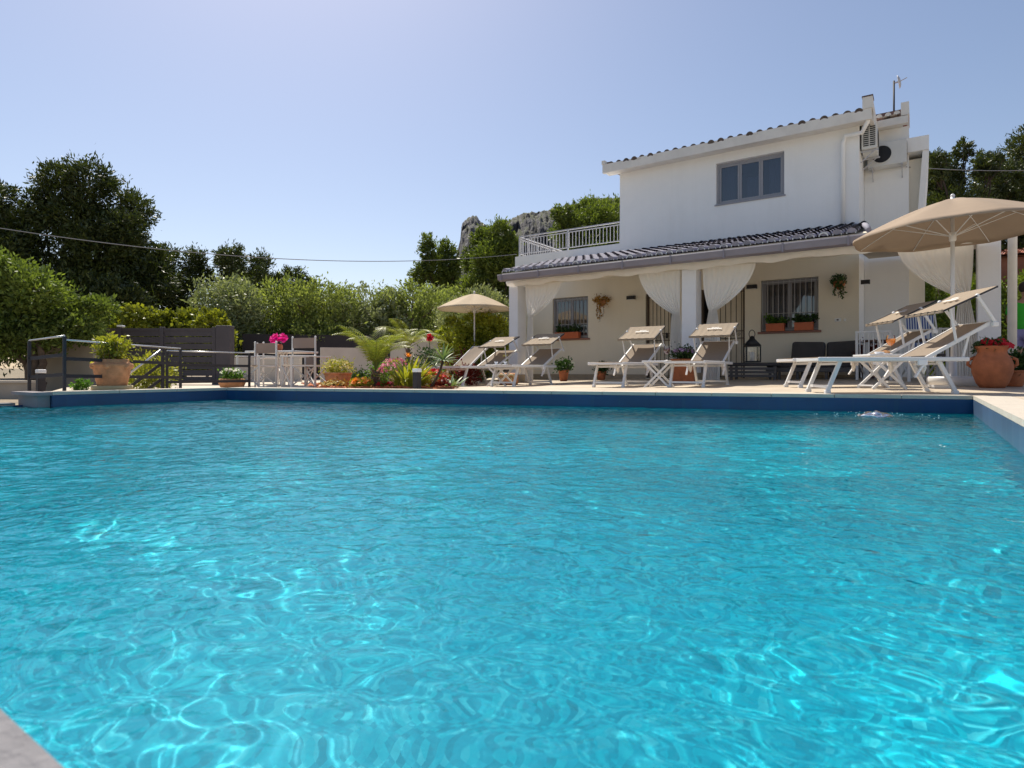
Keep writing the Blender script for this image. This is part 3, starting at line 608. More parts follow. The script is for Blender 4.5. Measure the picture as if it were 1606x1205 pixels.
# terrace railing
r_ = MB(); zt, zb = 4.20, 3.70
cx_ = WY(815, 371, YW+.1).x
def rail(p, q, n):
    p, q = Vector(p), Vector(q); r_.bar((p.x, p.y, zt), (q.x, q.y, zt), .05, .03); r_.bar((p.x, p.y, zt-.07), (q.x, q.y, zt-.07), .03, .02); r_.bar((p.x, p.y, zb), (q.x, q.y, zb), .03, .02)
    for i in range(n+1):
        c = p.lerp(q, i/n); r_.bar((c.x, c.y, zb), (c.x, c.y, zt-.07), .016)
rail((cx_, YW+.1, 0), (XU-.01, YW+.1, 0), 31); rail((cx_, YW+.1, 0), (cx_, 21, 0), 60)
for x, y in ((cx_, YW+.1), ((cx_+XU)/2, YW+.1), (XU-.03, YW+.1), (cx_, 17.5), (cx_, 21)): r_.bar((x, y, 3.61), (x, y, zt+.02), .04)
vp(r_, 'railing', M['bars'])
# downpipes
d_ = MB(); a = WY(1362, 178, F0+.06); p0 = WY(1322, 222, YW-.07); p1 = WY(1322, 352, YW-.07)
d_.tube([(a.x, F0+.05, 5.5), (a.x-.02, F0+.10, 5.38), (a.x-.12, F0+.2, 5.22), (p0.x+.05, YW-.1, p0.z+.10), (p0.x, YW-.07, p0.z-.05), (p0.x, YW-.07, p1.z)], .045, 12); vp(d_, 'downpipe', M['wall'])
vp(MB().tube([(p0.x+.02, YW-.01, p1.z-.02), (p0.x+.02, YW-.03, p1.z-.02)], .05, 14), 'drain_outlet', M['black'])
d_ = MB(); d_.tube([(1.50, 11.6, 2.52), (1.36, 11.7, 2.50), (1.22, 11.82, 2.44), (1.155, 11.86, 2.30), (1.15, 11.86, .05)], .058, 14); vp(d_, 'downpipe', M['fascia'])
# neighbours' tiled porch on the far right
nb = thing('neighbour_building', 'low red brown building with clay tiles behind the hedge', 'building', (6, 21, 0))
nx0 = WY(1568, 400, 24).x-6
MB().box((nx0, 3, -.6), (10, 8, WY(1590, 404, 24).z)).build('wall', mat('rust_wall', (.30, .11, .07), .8, var=.2, scale=2), nb)
zt_ = WY(1590, 404, 24).z+.02
rf_ = MB().prism([(nx0-.2, 2.8, zt_), (nx0-.2, 5.5, zt_+.5), (nx0-.2, 8.1, zt_)], (10.3-nx0, 0, 0)).build('roof', M['redtile'], nb)
tiles(nx0-.2, 9.8, 2.75, zt_+.03, 5.5, zt_+.55, M['redtile'], 'x', row=.45).build('clay_tile', M['redtile'], rf_, False)
# air conditioners
def ac(loc, rz, label, sd=1):
    o = thing('air_conditioner', label, 'air conditioner', loc, rz, 'air conditioner units on the villa')
    MB().bbox((-.37, -.14, 0), (.37, .14, .52), .015).build('casing', M['acw'], o)
    MB().lathe([(.19, 0), (.205, .0), (.205, .012), (.19, .012)], (0, 0, 0), 30, cap=False).build('fan_ring', M['acw'], o).matrix_local = Matrix.Translation((-.10, -.141, .26)) @ Matrix.Rotation(R(90), 4, 'X')
    f = MB(); f.lathe([(.185, 0), (.185, .005)], (0, 0, 0), 30); fo = f.build('fan', M['black'], o); fo.matrix_local = Matrix.Translation((-.10, -.1405, .26)) @ Matrix.Rotation(R(90), 4, 'X')
    gr = MB()
    for k in range(7): gr.tube([(-.10+(.02+.025*k)*math.cos(t), -.156, .26+(.02+.025*k)*math.sin(t)) for t in np.linspace(0, 6.283, 25)], .0025, 4, False)
    gr.build('fan_grille', M['darkmetal'], o)
    sv = MB()
    for k in range(10):
        for c in (0, 1): sv.box((min(.371*sd, .376*sd), -.115+.12*c, .06+k*.043), (max(.371*sd, .376*sd), -.015+.12*c, .085+k*.043))
    sv.build('side_vent', M['black'], o)
    for x in (-.28, .28): MB().bar((x, .16, -.02), (x, -.17, -.02), .03, .03).bar((x, .16, -.25), (x, -.10, -.03), .02).build('bracket', M['bars'], o)
    return o
p = WY(1388, 262, YB-.2); ac((p.x+.04, YB-.18, p.z), 0, 'boxy white air conditioner with round black fan on rear wing')
p = WY(1361, 242, YW+.55); ac((XR+.17, YW+.55, p.z), R(90), 'white air conditioner seen end on, slatted side, on villa corner', -1)
# satellite dish on mast
p = WY(1402, 170, 18); an = thing('rooftop_antenna', 'small grey dish antenna on thin mast above the roof', 'antenna', (p.x, 18, 6.0))
top = WY(1402, 127, 18).z-6
MB().tube([(0, 0, 0), (0, 0, top)], .022, 8).build('mast', M['darkmetal'], an)
ds = MB(); ds.lathe([(.01, .03), (.08, .022), (.14, .0), (.17, -.03)], (0, 0, 0), 20); do = ds.build('dish', M['bars'], an); do.matrix_local = Matrix.Translation((.12, 0, top-.05)) @ Matrix.Rotation(R(80), 4, 'Y')
MB().bar((0, 0, top-.06), (.10, 0, top-.05), .03).bar((.12, 0, top-.05), (.28, -.02, top+.0), .015).build('feed_arm', M['bars'], an)
# wall lamps
for px, py, Y, lab in ((991, 467.5, YW, 'black box wall lamp left of the first grilled door'), (1180, 450.5, YW, 'black box wall lamp left of the wide barred window'), (1353, 443, YW+.5, 'black box wall lamp on the villa corner side')):
    p = WY(px, py, Y)
    if Y > YW: p = Vector((XR+.06, Y, p.z))
    o = thing('wall_lamp', lab, 'wall lamp', (p.x, p.y-.055 if Y == YW else p.y, p.z), 0, 'wall lamps on the villa')
    MB().bbox((-.11, -.05, -.045), (.11, .05, .045), .006).build('housing', M['black'], o); MB().box((-.09, -.035, -.05), (.09, .035, -.0455)).build('diffuser', M['lampwhite'], o)
p = WY(1314, 502, YW); o = thing('intercom', 'small white intercom panel with dark screen on porch wall', 'intercom', (p.x, YW-.012, p.z))
MB().bbox((-.06, -.012, -.035), (.06, .011, .035), .004).build('panel', M['porcelain'], o); MB().box((-.02, -.0145, -.015), (.02, -.0122, .015)).build('screen', M['black'], o)
p = WY(1325, 502, YW); tag(MB().bbox((p.x-.02, YW-.014, p.z-.025), (p.x+.02, YW-.002, p.z+.025), .003).build('light_switch', M['porcelain']), 'tiny white light switch right of the intercom', 'light switch')
# power cables
def cable(pts, label, r=.012):
    P = [Vector(p) for p in pts]; out = []
    for k in range(len(P)-1):
        for i in range(20):
            t = i/20; q = P[k].lerp(P[k+1], t); out.append(q)
    out.append(P[-1]); return tag(MB().tube(out, r, 5).build('power_cable', M['cable']), label, 'cable', 'overhead cables')
pts = []
A_, B_ = WS(-150, 333, 11.0), WY(810, 399, YW+.05)
for i in range(41):
    t = i/40; q = A_.lerp(B_, t); q.z -= .55*4*t*(1-t)*.9; pts.append(q)
tag(MB().tube(pts, .009, 5).build('power_cable', M['cable']), 'long sagging cable crossing the sky to the terrace', 'cable')
A_, B_ = WY(1421, 262, YB-.05), WS(1750, 250, 26)
pts = []
for i in range(21):
    t = i/20; q = A_.lerp(B_, t); q.z -= .25*4*t*(1-t); pts.append(q)
tag(MB().tube(pts, .010, 5).build('power_cable', M['cable']), 'short cable running right from the rear wing', 'cable')
# curtains
def curtain(xa, xb, Y, zt, tie, zb, side, label, name='curtain', nf=9, wtie=.13, wbot=.30):
    # side: +1 free edge at xb (tied towards xa)
    tx, tz = tie; nu, nv = 120, 46; rows = []; q = noise
    for j in range(nv+1):
        row = []
        for i in range(nu+1):
            u = i/nu; x_top = xa+(xb-xa)*u
            free = u if side > 0 else 1-u
            xt = tx+wtie*(u-.5)
            if j <= 30:
                t = j/30; e = t*t*(1.9-.9*t) if free > .5 else t*t*(1.6-.6*t)
                e = t**(2.4) * (1-free) + free*(1-(1-t)**1.0)*(.35+.65*t)
                x = x_top*(1-e)+xt*e; z = zt+(tz-zt)*(t**(1-.18*free))
                amp = .014*(.3+.7*t)
            else:
                t = (j-30)/16; w2 = wtie+(wbot-wtie)*math.sin(min(1, t*1.6)*math.pi/2); x = tx+w2*(u-.5)+(.04*t if side < 0 else -.04*t); z = tz+(zb-tz)*t; amp = .022
            y = Y+amp*(1+.9*noise.noise((u*7, j*.07, 4)))*math.sin(u*nf*6.283+2.6*noise.noise((u*4, j*.06, 1)))+.02*noise.noise((u*3, j*.1, 7))
            row.append((x, y, z))
        rows.append(row)
    o = MB().sheet(rows).build(name, M['sheer'], None, False)
    return tag(o, label, 'curtain', 'white curtains tied back on the porch')
Yc = YP+.15
p = lambda px, py: WY(px, py, Yc)
curtain(p(824, 450).x, p(881, 447).x, Yc, 2.33, (p(832, 497).x, p(832, 497).z), gz(-8, Yc)+.02, 1, 'white curtain tied beside the leftmost porch pillar', wbot=.22)
curtain(p(1001, 436).x, p(1067, 436).x, Yc, 2.33, (p(1060, 492).x, p(1060, 492).z), gz(-4, Yc)+.02, -1, 'white curtain tied to left side of the middle pillar', wbot=.30, wtie=.17)
curtain(p(1102, 424).x, p(1186, 420).x, Yc, 2.33, (p(1118, 487).x, p(1118, 487).z), gz(-4, Yc)+.02, 1, 'wide white curtain tied to right side of middle pillar', wbot=.34, wtie=.16)
curtain(p(1405, 398).x, p(1527, 398).x, Yc, 2.36, (p(1512, 466).x, p(1512, 466).z), gz(.5, Yc)+.02, -1, 'big white curtain gathered beside the rightmost pillar', wbot=.30, wtie=.14)
# ---------------------------------------------------------------- sun loungers
RX = lambda a: Matrix.Rotation(a, 4, 'X')
def lounger(label, loc, rz, canopy=True, back=30, can=25, group='white sun loungers round the pool', low=0):
    # local: foot at -Y, head at +Y, origin on the floor under the front legs
    o = thing('sun_lounger', label, 'sun lounger', loc, rz, group)
    H, W = .385, .30
    f = MB()
    for s in (-1, 1):
        f.bbox((s*W-.014, -.22, H-.024), (s*W+.014, 1.38, H+.024), .012)
        for yy in (-.16, .10, .62): f.lathe([(.010, -.018), (.010, .018)], (0, 0, 0), 8); k = len(f.v)-16; f.v[k:] = [(s*W+v[2], yy+v[0], H+v[1]) for v in f.v[k:]]
    f.bar((-W, -.205, H), (W, -.205, H), .03); f.bar((-W, 1.36, H), (W, 1.36, H), .03)
    f.build('frame', M['white'], o)
    hy, ba = .98, R(back); L_ = .76; c, s_ = math.cos(ba), math.sin(ba)
    MB().sheet([[(-W+.01+(2*W-.02)*i/8, -.19+(hy+.19)*j/12, H+.026-.035*math.sin(math.pi*j/12)*math.sin(math.pi*i/8)) for i in range(9)] for j in range(13)]).build('seat', M['sling'], o, False)
    bp = lambda t, off=0: (hy+t*c-off*s_, H+.03+t*s_+off*c)
    b = MB()
    for s in (-1, 1):
        y0, z0 = bp(-.16); y1, z1 = bp(L_); b.bar((s*(W-.035), y0, z0), (s*(W-.035), y1, z1), .026, .036)
    y1, z1 = bp(L_-.01); b.bar((-W+.03, y1, z1), (W-.03, y1, z1), .03)
    b.build('back_frame', M['white'], o)
    rows = []
    for j in range(11):
        y, z = bp(L_*j/10, .012); sg = .028*math.sin(math.pi*j/10); rows.append([(-W+.045+(2*W-.09)*i/6, y+sg*math.sin(math.pi*i/6)*s_, z-sg*math.sin(math.pi*i/6)*c) for i in range(7)])
    MB().sheet(rows).build('backrest', M['sling'], o, False)
    for s in (-1, 1):
        y, z = bp(.50); MB().bar((s*(W-.06), y, z), (s*(W-.05), hy+.36, H+.01), .018, .025).build('back_strut', M['white'], o)
        y0, z0 = bp(-.14); MB().bbox((s*W-.02, y0-.02, z0-.03), (s*W+.02, y0+.08, z0+.04), .01).bar((s*W, y0+.04, z0-.02), (s*W+.0, y0-.05, z0-.16), .03, .018).build('hinge_joint', M['porcelain'], o)
    for yt, yb in ((.04, -.10), (1.08, 1.26)):
        for s in (-1, 1):
            MB().bar((s*(W-.045), yt, H-.01), (s*(W-.045), yb, .03), .034, .040).bbox((s*(W-.045)-.024, yb-.03, 0), (s*(W-.045)+.024, yb+.03, .04), .006).build('leg', M['white'], o)
        dy = (yb-yt); MB().bar((-W+.045, yt+dy*.86, H-(H-.03)*.86), (W-.045, yt+dy*.86, H-(H-.03)*.86), .018, .030).bar((-W+.045, yt+dy*.14, H-(H-.03)*.14), (W-.045, yt+dy*.14, H-(H-.03)*.14), .016, .024).build('stretcher', M['white'], o)
    if canopy:
        ay, az = bp(L_*.96); ca = R(can); CW = .335
        d = Vector((0, math.cos(ca), math.sin(ca))); n_ = Vector((0, -math.sin(ca), math.cos(ca))); cc = Vector((0, 1.36+low*.1, 1.05-low)); h = .31
        for s in (-1, 1):
            e = cc+d*.10; MB().bar((s*(W+.005), ay+.05, az-.02), (s*(W+.02), e.y, e.z-.02), .018, .030).ball((s*(W+.022), e.y, e.z-.02), .026, 6).bbox((s*W-.02, ay+.0, az-.04), (s*W+.025, ay+.06, az+.01), .006).build('canopy_arm', M['white'], o)
            y2, z2 = bp(L_*.42); e = cc-d*.20; MB().bar((s*(W-.02), y2, z2), (s*(W-.0), e.y, e.z-.015), .015, .024).build('canopy_strut', M['white'], o)
        fr = MB()
        for s in (-1, 1): X_ = Vector((s*CW, 0, 0)); fr.bar(cc-d*h+X_-n_*.012, cc+d*h+X_-n_*.012, .014, .018)
        for e in (-h, h): fr.bar(cc+d*e+Vector((-CW, 0, 0))-n_*.012, cc+d*e+Vector((CW, 0, 0))-n_*.012, .016, .02)
        fr.build('canopy_frame', M['darkmetal'], o)
        rows = [[cc+Vector((-CW+2*CW*i/24, 0, 0))+d*(-h+2*h*j/14)+n_*(.005*math.sin(i*1.7+j*.2)*math.sin(math.pi*j/14)-.014*math.sin(math.pi*j/14)) for i in range(25)] for j in range(15)]
        MB().sheet(rows).build('canopy', M['canopyf'], o, False)
        e = cc-d*h
        sc_ = MB(); sc_.bbox((-CW-.004, e.y-.014, e.z-.032), (CW+.004, e.y+.002, e.z-.012), .004)
        for i in range(6): x = -CW+.02+i*(2*CW-.04)/5; sc_.bbox((x-.030, e.y-.018, e.z-.030), (x+.030, e.y+.004, e.z+.006), .003)
        sc_.build('canopy_trim', M['canopyf'], o)
        lt = MB()
        def mark(x, v, w, hh): 
            a = cc+d*v+n_*.010+Vector((x, 0, 0)); lt.add([a, a+Vector((w, 0, 0)), a+Vector((w, 0, 0))+d*hh, a+d*hh], [(0, 1, 2, 3)])
        for k in range(5): mark(-.055+k*.025, .055, .017, .03)
        for k in range(9): mark(-.120+k*.028, -.01, .021, .045)
        lt.build('lettering', M['letter'], o, False)
    for x, y in ((W-.02, .90), (-W+.05, .84)):
        MB().prism([(x-.03, y, H-.03), (x+.03, y, H-.03), (x+.035, y+.01, H-.10), (x+.01, y, H-.16), (x-.02, y-.01, H-.11)], (0, .015, 0)).build('strap_end', M['sheer'], o)
    return o
def LP(px, s): x, y = PS(px, s); return (x, y, gz(x, y))
lounger('sun lounger without canopy behind the yucca and striped plants', LP(668, 12.6), R(-10), False, 38)
l2 = lounger('sun lounger with yellow cloth on its backrest near left parasol', LP(716, 12.0), R(-3), True, 27, 22, low=.10)
MB().bbox((.08, -.03, .0), (.19, .03, .02), .005, Matrix.Translation((0, 1.42, .635)) @ RX(R(27))).build('towel', M['yellow'], l2)
lounger('sun lounger with canopy in front of the left window', LP(793, 11.3), 0, True, 27, 23, low=.09)
lounger('sun lounger with canopy left of the folding table with red wine', LP(958, 9.75), R(1), True, 27, 24, low=.08)
lounger('sun lounger with canopy in front of the big square clay pot', LP(1080, 9.2), 0, True, 28, 23, low=.08)
G2 = 'sun loungers lying side on at the right'
def rl(px, s, px2, s2, label, lean, can, zo=0):
    a = Vector(PS(px, s)); b = Vector(PS(px2, s2)); d = b-a; rz = math.atan2(d.y, d.x)-R(90)
    return lounger(label, (a.x, a.y, gz(a.x, a.y)+zo), rz, True, lean, can)
rl(1255, 8.5, 1425, 8.4, 'side on sun lounger farther back, behind the orange drink', 30, 26)
rl(1296, 6.95, 1495, 6.85, 'side on sun lounger nearest the pool corner at right', 30, 25)
# ---------------------------------------------------------------- parasols
def parasol(label, loc, zt, rad, drop, base_r, m, tilt=0, rz=0, n=8):
    o = thing('parasol', label, 'parasol', loc, rz)
    cz = zt; c = MB(); rows = []; nn = n*8
    def prof(t, k):   # t 0..1 radius, k angular position inside a gore
        e = abs((k % 8)/8-.5)*2      # 1 at rib, 0 between
        r = rad*t*(1-.05*(1-e)*t); z = cz-drop*(t**1.38)*.97+ -.035*(1-e)*math.sin(t*math.pi)+ (.012*(1-e) if t > .95 else 0)
        return r, z
    for j in range(13):
        t = j/12; rows.append([])
        for k in range(nn+1):
            r, z = prof(t, k); a = 2*math.pi*k/nn; x = r*math.cos(a); rows[-1].append((x, r*math.sin(a), z+x*math.tan(tilt)))
    last = [(x*1.0, y*1.0, z-.025) for x, y, z in rows[-1]]; rows.append(last)
    c.sheet(rows).build('canopy', m, o, False)
    MB().tube([(0, 0, .02), (0, 0, cz+.03)], .019 if rad < 1.2 else .026, 12).build('pole', M['white'], o)
    MB().ball((0, 0, cz+.04), .03, 6).build('finial', M['white'], o)
    hub = .42*drop/.4
    MB().lathe([(.035, cz-hub-.08), (.045, cz-hub-.06), (.045, cz-hub+.04), (.03, cz-hub+.06)], (0, 0, 0), 12).build('hub', M['white'], o)
    for i in range(n):
        a = 2*math.pi*i/n; pts = []
        for j in range(9):
            r, z = prof(j/8*.99, 8*i); x = r*math.cos(a); pts.append((x, r*math.sin(a), z-.012+x*math.tan(tilt)))
        rb = MB().tube(pts, .006, 5).build('rib', M['white'], o)
        m_ = pts[5]; MB().bar((.04*math.cos(a), .04*math.sin(a), cz-hub), m_, .010).build('strut', M['white'], rb)
    if base_r:
        MB().lathe([(base_r, 0), (base_r, .10), (base_r*.96, .125), (base_r*.3, .13), (.05, .14), (.045, .34), (.03, .35)], (0, 0, 0), 36).build('base', M['white'], o)
    else:
        MB().lathe([(.16, 0), (.15, .05), (.05, .06), (.03, .20)], (0, 0, 0), 20).build('base', M['white'], o)
    return o
p = PS(744, 15.4); parasol('small beige parasol open beside the left porch end', (*p, gz(*p)), WS(742, 461, 15.4).z-gz(*p), .97, .40, 0, M['umb'], 0, R(10), 8)
p = PS(1494, 8.5); parasol('large tan parasol open over the right loungers', (*p, gz(*p)), WS(1493, 312, 8.5).z-gz(*p), 1.27, .50, .31, M['umb2'], R(2), R(22), 8)
# ---------------------------------------------------------------- folding tables with drinks
def xtable(label, px, s, h, w, d, rz, grp='folding tables between the loungers'):
    x, y = PS(px, s); o = thing('folding_table', label, 'table', (x, y, gz(x, y)), rz, grp)
    MB().bbox((-w/2, -d/2, h-.03), (w/2, d/2, h), .008).build('tabletop', M['white'], o)
    for sy in (-d/2+.03, d/2-.03):
        for sx in (-1, 1): MB().bar((sx*w*.42, sy+sx*.012, .0), (-sx*w*.42, sy+sx*.012, h-.03), .022, .03).build('leg', M['white'], o)
    MB().bar((-w*.38, -d/2+.03, .04), (-w*.38, d/2-.03, .04), .018).build('stretcher', M['white'], o)
    return o, x, y, gz(x, y)+h
_, tx, ty, tz = xtable('folding table with a glass of red wine, between two loungers', 1034, 9.5, .42, .46, .42, R(8))
def wineglass(x, y, z, liquid, label, sc_=1):
    o = thing('wine_glass', label, 'glass', (x, y, z))
    k = sc_
    MB().lathe([(.036*k, 0), (.034*k, .003*k), (.005*k, .007*k), (.004*k, .085*k), (.02*k, .10*k), (.042*k, .125*k), (.046*k, .155*k), (.036*k, .205*k)], (0, 0, 0), 20, cap=False).build('bowl', M['glassw'], o)
    MB().lathe([(.004*k, .096*k), (.019*k, .103*k), (.039*k, .126*k), (.0425*k, .15*k), (.041*k, .165*k), (.001, .165*k)], (0, 0, 0), 20).build('drink', liquid, o)
wineglass(tx+.12, ty, tz+.001, M['wine'], 'stemmed glass of red wine on the folding table', 1.15)
o, tx, ty, tz = xtable('folding table with orange drink and snacks between right loungers', 1382, 7.75, .44, .50, .45, R(30))
a = Vector(PS(1397, 7.7)); wineglass(a.x, a.y, tz+.001, M['juice'], 'stemmed glass of orange drink on right folding table', 1.2)
a = Vector(PS(1379, 7.65)); o = thing('snack_bowl', 'small white porcelain bowl beside the orange drink', 'bowl', (a.x, a.y, tz+.001)); MB().lathe([(.03, 0), (.05, .008), (.058, .03), (.053, .03), (.045, .012), (.001, .01)], (0, 0, 0), 20).build('bowl_body', M['porcelain'], o)
a = Vector(PS(1389, 7.8)); o = thing('snack_plate', 'plate heaped with brown snacks beside the orange drink', 'plate', (a.x, a.y, tz+.001)); MB().lathe([(.05, 0), (.08, .012), (.078, .015), (.001, .008)], (0, 0, 0), 20).build('plate_dish', M['porcelain'], o)
rows = [[(.065*r_/6*math.cos(t), .065*r_/6*math.sin(t), .018+.035*(1-(r_/6)**2)+.012*noise.noise((r_*.9, t*2, 0))) for t in np.linspace(0, 6.283, 19)] for r_ in range(7)]
MB().sheet(rows).build('snacks', M['snack'], o, False)
o, tx, ty, tz = xtable('folding table with small white dishes in front of the leftmost pillar', 786, 11.7, .42, .50, .42, R(5))
for dx, dl in ((-.12, 'left'), (.1, 'right')):
    c = thing('coffee_cup', 'small white cup on the far left folding table, '+dl+' one of two', 'cup', (tx+dx, ty, tz+.001)); MB().lathe([(.05, 0), (.06, .008), (.02, .01), (.03, .03), (.04, .06), (.036, .06), (.001, .02)], (0, 0, 0), 16).build('cup_body', M['porcelain'], c)
# ---------------------------------------------------------------- director chairs and table on the left
def dchair(label, px, s, rz, backh=.88):
    x, y = PS(px, s); o = thing('directors_chair', label, 'chair', (x, y, gz(x, y)), rz, "white directors' chairs round the left table")
    W, Dp = .27, .22
    for sx in (-1, 1):
        f = MB(); f.bar((sx*W, -Dp, 0), (sx*W, -Dp, .60), .03, .022); f.bar((sx*W, Dp, 0), (sx*W, Dp, backh), .03, .022)
        f.bar((sx*W, -Dp, .03), (sx*W, Dp, .03), .02); f.bar((sx*W, -Dp, .43), (sx*W, Dp, .43), .02, .025); f.build('side_frame', M['white'], o)
        MB().bbox((sx*W-.025, -Dp-.04, .60), (sx*W+.025, Dp+.02, .625), .006).build('armrest', M['white'], o)
        MB().ball((sx*W, Dp, backh+.015), .022, 6).build('finial', M['white'], o)
        MB().bar((-sx*W, -Dp, .05), (sx*W, -Dp, .42), .016, .024).bar((-sx*W, Dp, .05), (sx*W, Dp, .42), .016, .024).build('cross_brace', M['white'], o)
    MB().sheet([[(-W+2*W*i/8, -Dp+2*Dp*j/4, .45-.035*math.sin(math.pi*i/8)) for i in range(9)] for j in range(5)]).build('seat', M['sling'], o, False)
    MB().sheet([[(-W+2*W*i/8, Dp+.012+.02*math.sin(math.pi*i/8), backh-.20+.2*j/3) for i in range(9)] for j in range(4)]).build('backrest', mat('taupe_canvas', (.25, .19, .16), .9, trans=.15), o, False)
dchair("directors' chair at the far left of the table, seen side on", 403, 11.6, R(12)); 
dchair("directors' chair behind the table, left of the pink flowers", 425, 13.2, R(160), .92)
dchair("directors' chair in front of the table, right of its legs", 468, 11.4, R(-18), .60)
dchair("directors' chair with tall brown back at right of the table", 488, 12.0, R(195), .98)
x, y = PS(443, 12.3); o = thing('garden_table', 'square grey topped garden table among directors chairs', 'table', (x, y, gz(x, y)), R(20))
MB().bbox((-.55, -.45, .70), (.55, .45, .735), .01).build('tabletop', M['white'], o)
for sx in (-.1, .1):
    for sy in (-.08, .08): MB().bar((sx*.6, sy*.6, .70), (sx, sy, .02), .03).build('leg', M['white'], o)
for sx in (-1, 1): MB().bar((sx*.06, 0, .03), (sx*.30, sx*.1, .03), .03).bar((sx*-.02, sx*.2, .03), (sx*.02, -sx*.1, .031), .03).build('foot', M['white'], o)
table_top = gz(x, y)+.735; tcx, tcy = x, y
# ---------------------------------------------------------------- railings, bollards
def railing(label, pts, tops, mids, post_idx, mat_top=M['railmetal'], low=0):
    x0, y0, z0 = pts[0]; o = thing('railing', label, 'railing', (x0, y0, z0)); off = Vector((x0, y0, z0))
    P = [Vector(p)-off for p in pts]
    for i in post_idx: MB().bar((P[i].x, P[i].y, P[i].z), (P[i].x, P[i].y, P[i].z+tops-.01), .034, .03).build('post', M['darkmetal'], o)
    t = MB(); t.tube([(p.x, p.y, p.z+tops) for p in P], .011, 8); t.build('handrail', mat_top, o)
    for h in mids:
        m_ = MB()
        for a, b in zip(P[:-1], P[1:]): m_.bar((a.x, a.y, a.z+h), (b.x, b.y, b.z+h), .012, .045)
        m_.build('rail', M['darkmetal'], o)
    return o
A1, B1, C1 = WS(47, 613, 8.1), WS(100, 616, 7.7), WS(283, 608, 8.9)
A0 = WS(200, 600, 12.5)
a = LP(46, 8.0); b = LP(101, 7.6); c = LP(283, 9.6); dd = LP(262, 9.9); e = LP(391, 11.2)
hA = (HY-531)*8.0/FPX+CAMH-a[2]
railing('short end section of dark railing at the far left corner', [a, b], .71, [.22, .47], [0, 1])
railing('long dark railing with silver handrail behind the big urn', [b, c], .66, [.20, .42], [1])
railing('dark railing section in front of the slatted fence', [dd, e], .66, [.14, .42], [0, 1])
sa, sb = LP(205, 9.4), LP(252, 9.7)
o = thing('stair_railing', 'sloping stair railing descending behind the big urn', 'railing', sb)
of = Vector(sb); q1 = Vector(sa)-of
MB().tube([(0, 0, .66), (q1.x*.6, q1.y*.6, .44), (q1.x*1.4, q1.y*1.4, .15)], .016, 8).build('handrail', M['railmetal'], o)
for h in (.43, .18): MB().bar((0, 0, h), (q1.x*1.2, q1.y*1.2, h-.42), .012, .045).build('rail', M['darkmetal'], o)
MB().bar((.02, .02, 0), (.02, .02, .62), .04).build('post', M['darkmetal'], o)
def bollard(label, px, s, h):
    x, y, z = LP(px, s); o = thing('bollard_light', label, 'bollard light', (x, y, z), 0, 'low bollard lights at the pool edge')
    MB().bbox((-.045, -.045, 0), (.045, .045, h-.05), .006).build('post', M['darkmetal'], o); MB().bbox((-.05, -.05, h-.05), (.05, .05, h), .008).build('lamp_head', M['lampwhite'], o)
bollard('black bollard light with white head by the mulch bed', 654, 8.75, .30)
bollard('black bollard light behind the far left railing', 64, 8.2, .33)
# ---------------------------------------------------------------- garden walls, fence
def wallbox(label, px0, px1, s0, s1, ytop0, th, m, name='garden_wall', cap=None, zb=-.6, ytop1=None):
    a, b = Vector(PS(px0, s0)), Vector(PS(px1, s1)); z0 = CAMH+(HY-ytop0)*s0/FPX; z1 = z0 if ytop1 is None else CAMH+(HY-ytop1)*s1/FPX
    d = (b-a).normalized(); n_ = Vector((-d.y, d.x))*th
    o = thing(name, label, 'wall', (a.x, a.y, 0))
    P = [a, b, b+n_, a+n_]; zz = [z0, z1, z1, z0]
    vs = [(p.x-a.x, p.y-a.y, zb) for p in P]+[(p.x-a.x, p.y-a.y, z) for p, z in zip(P, zz)]
    MB().add(vs, [(0, 3, 2, 1), (4, 5, 6, 7), (0, 1, 5, 4), (1, 2, 6, 5), (2, 3, 7, 6), (3, 0, 4, 7)]).build('wall', m, o)
    if cap:
        nn = Vector((-d.y, d.x))*.03; P = [a-nn, b-nn, b+n_+nn, a+n_+nn]
        vs = [(p.x-a.x, p.y-a.y, z+.002) for p, z in zip(P, zz)]+[(p.x-a.x, p.y-a.y, z+.04) for p, z in zip(P, zz)]
        MB().add(vs, [(0, 3, 2, 1), (4, 5, 6, 7), (0, 1, 5, 4), (1, 2, 6, 5), (2, 3, 7, 6), (3, 0, 4, 7)]).build('cap', cap, o)
    return o
wallbox('tall beige rendered wall behind the far left railing', 48, 146, 14.0, 14.0, 515, .2, M['beigewall'])
wallbox('low beige wall with pale cap at far left edge', -60, 48, 10.3, 10.3, 601, .2, M['beigewall'], 'garden_wall', M['coping'])
GW = mat('pale_garden_wall', (.56, .52, .46), .9, var=.08, scale=2)
wallbox('pale low wall with sloping end behind the flower planter', 503, 584, 16, 16.5, 545, .2, GW)
wallbox('short pale wall section behind the small palm', 612, 656, 17, 17, 538, .2, GW)
wallbox('pale wall section behind the red rose bush', 650, 698, 16.6, 16.6, 529, .2, GW)
wallbox('pale wall stretching behind the directors chairs', 340, 470, 17.5, 17.5, 561, .2, GW)
wallbox('dark screen fence in the shade of the olives', 380, 800, 19.5, 21, 524, .06, mat('dark_netting', (.035, .03, .033), .95), 'screen_fence')
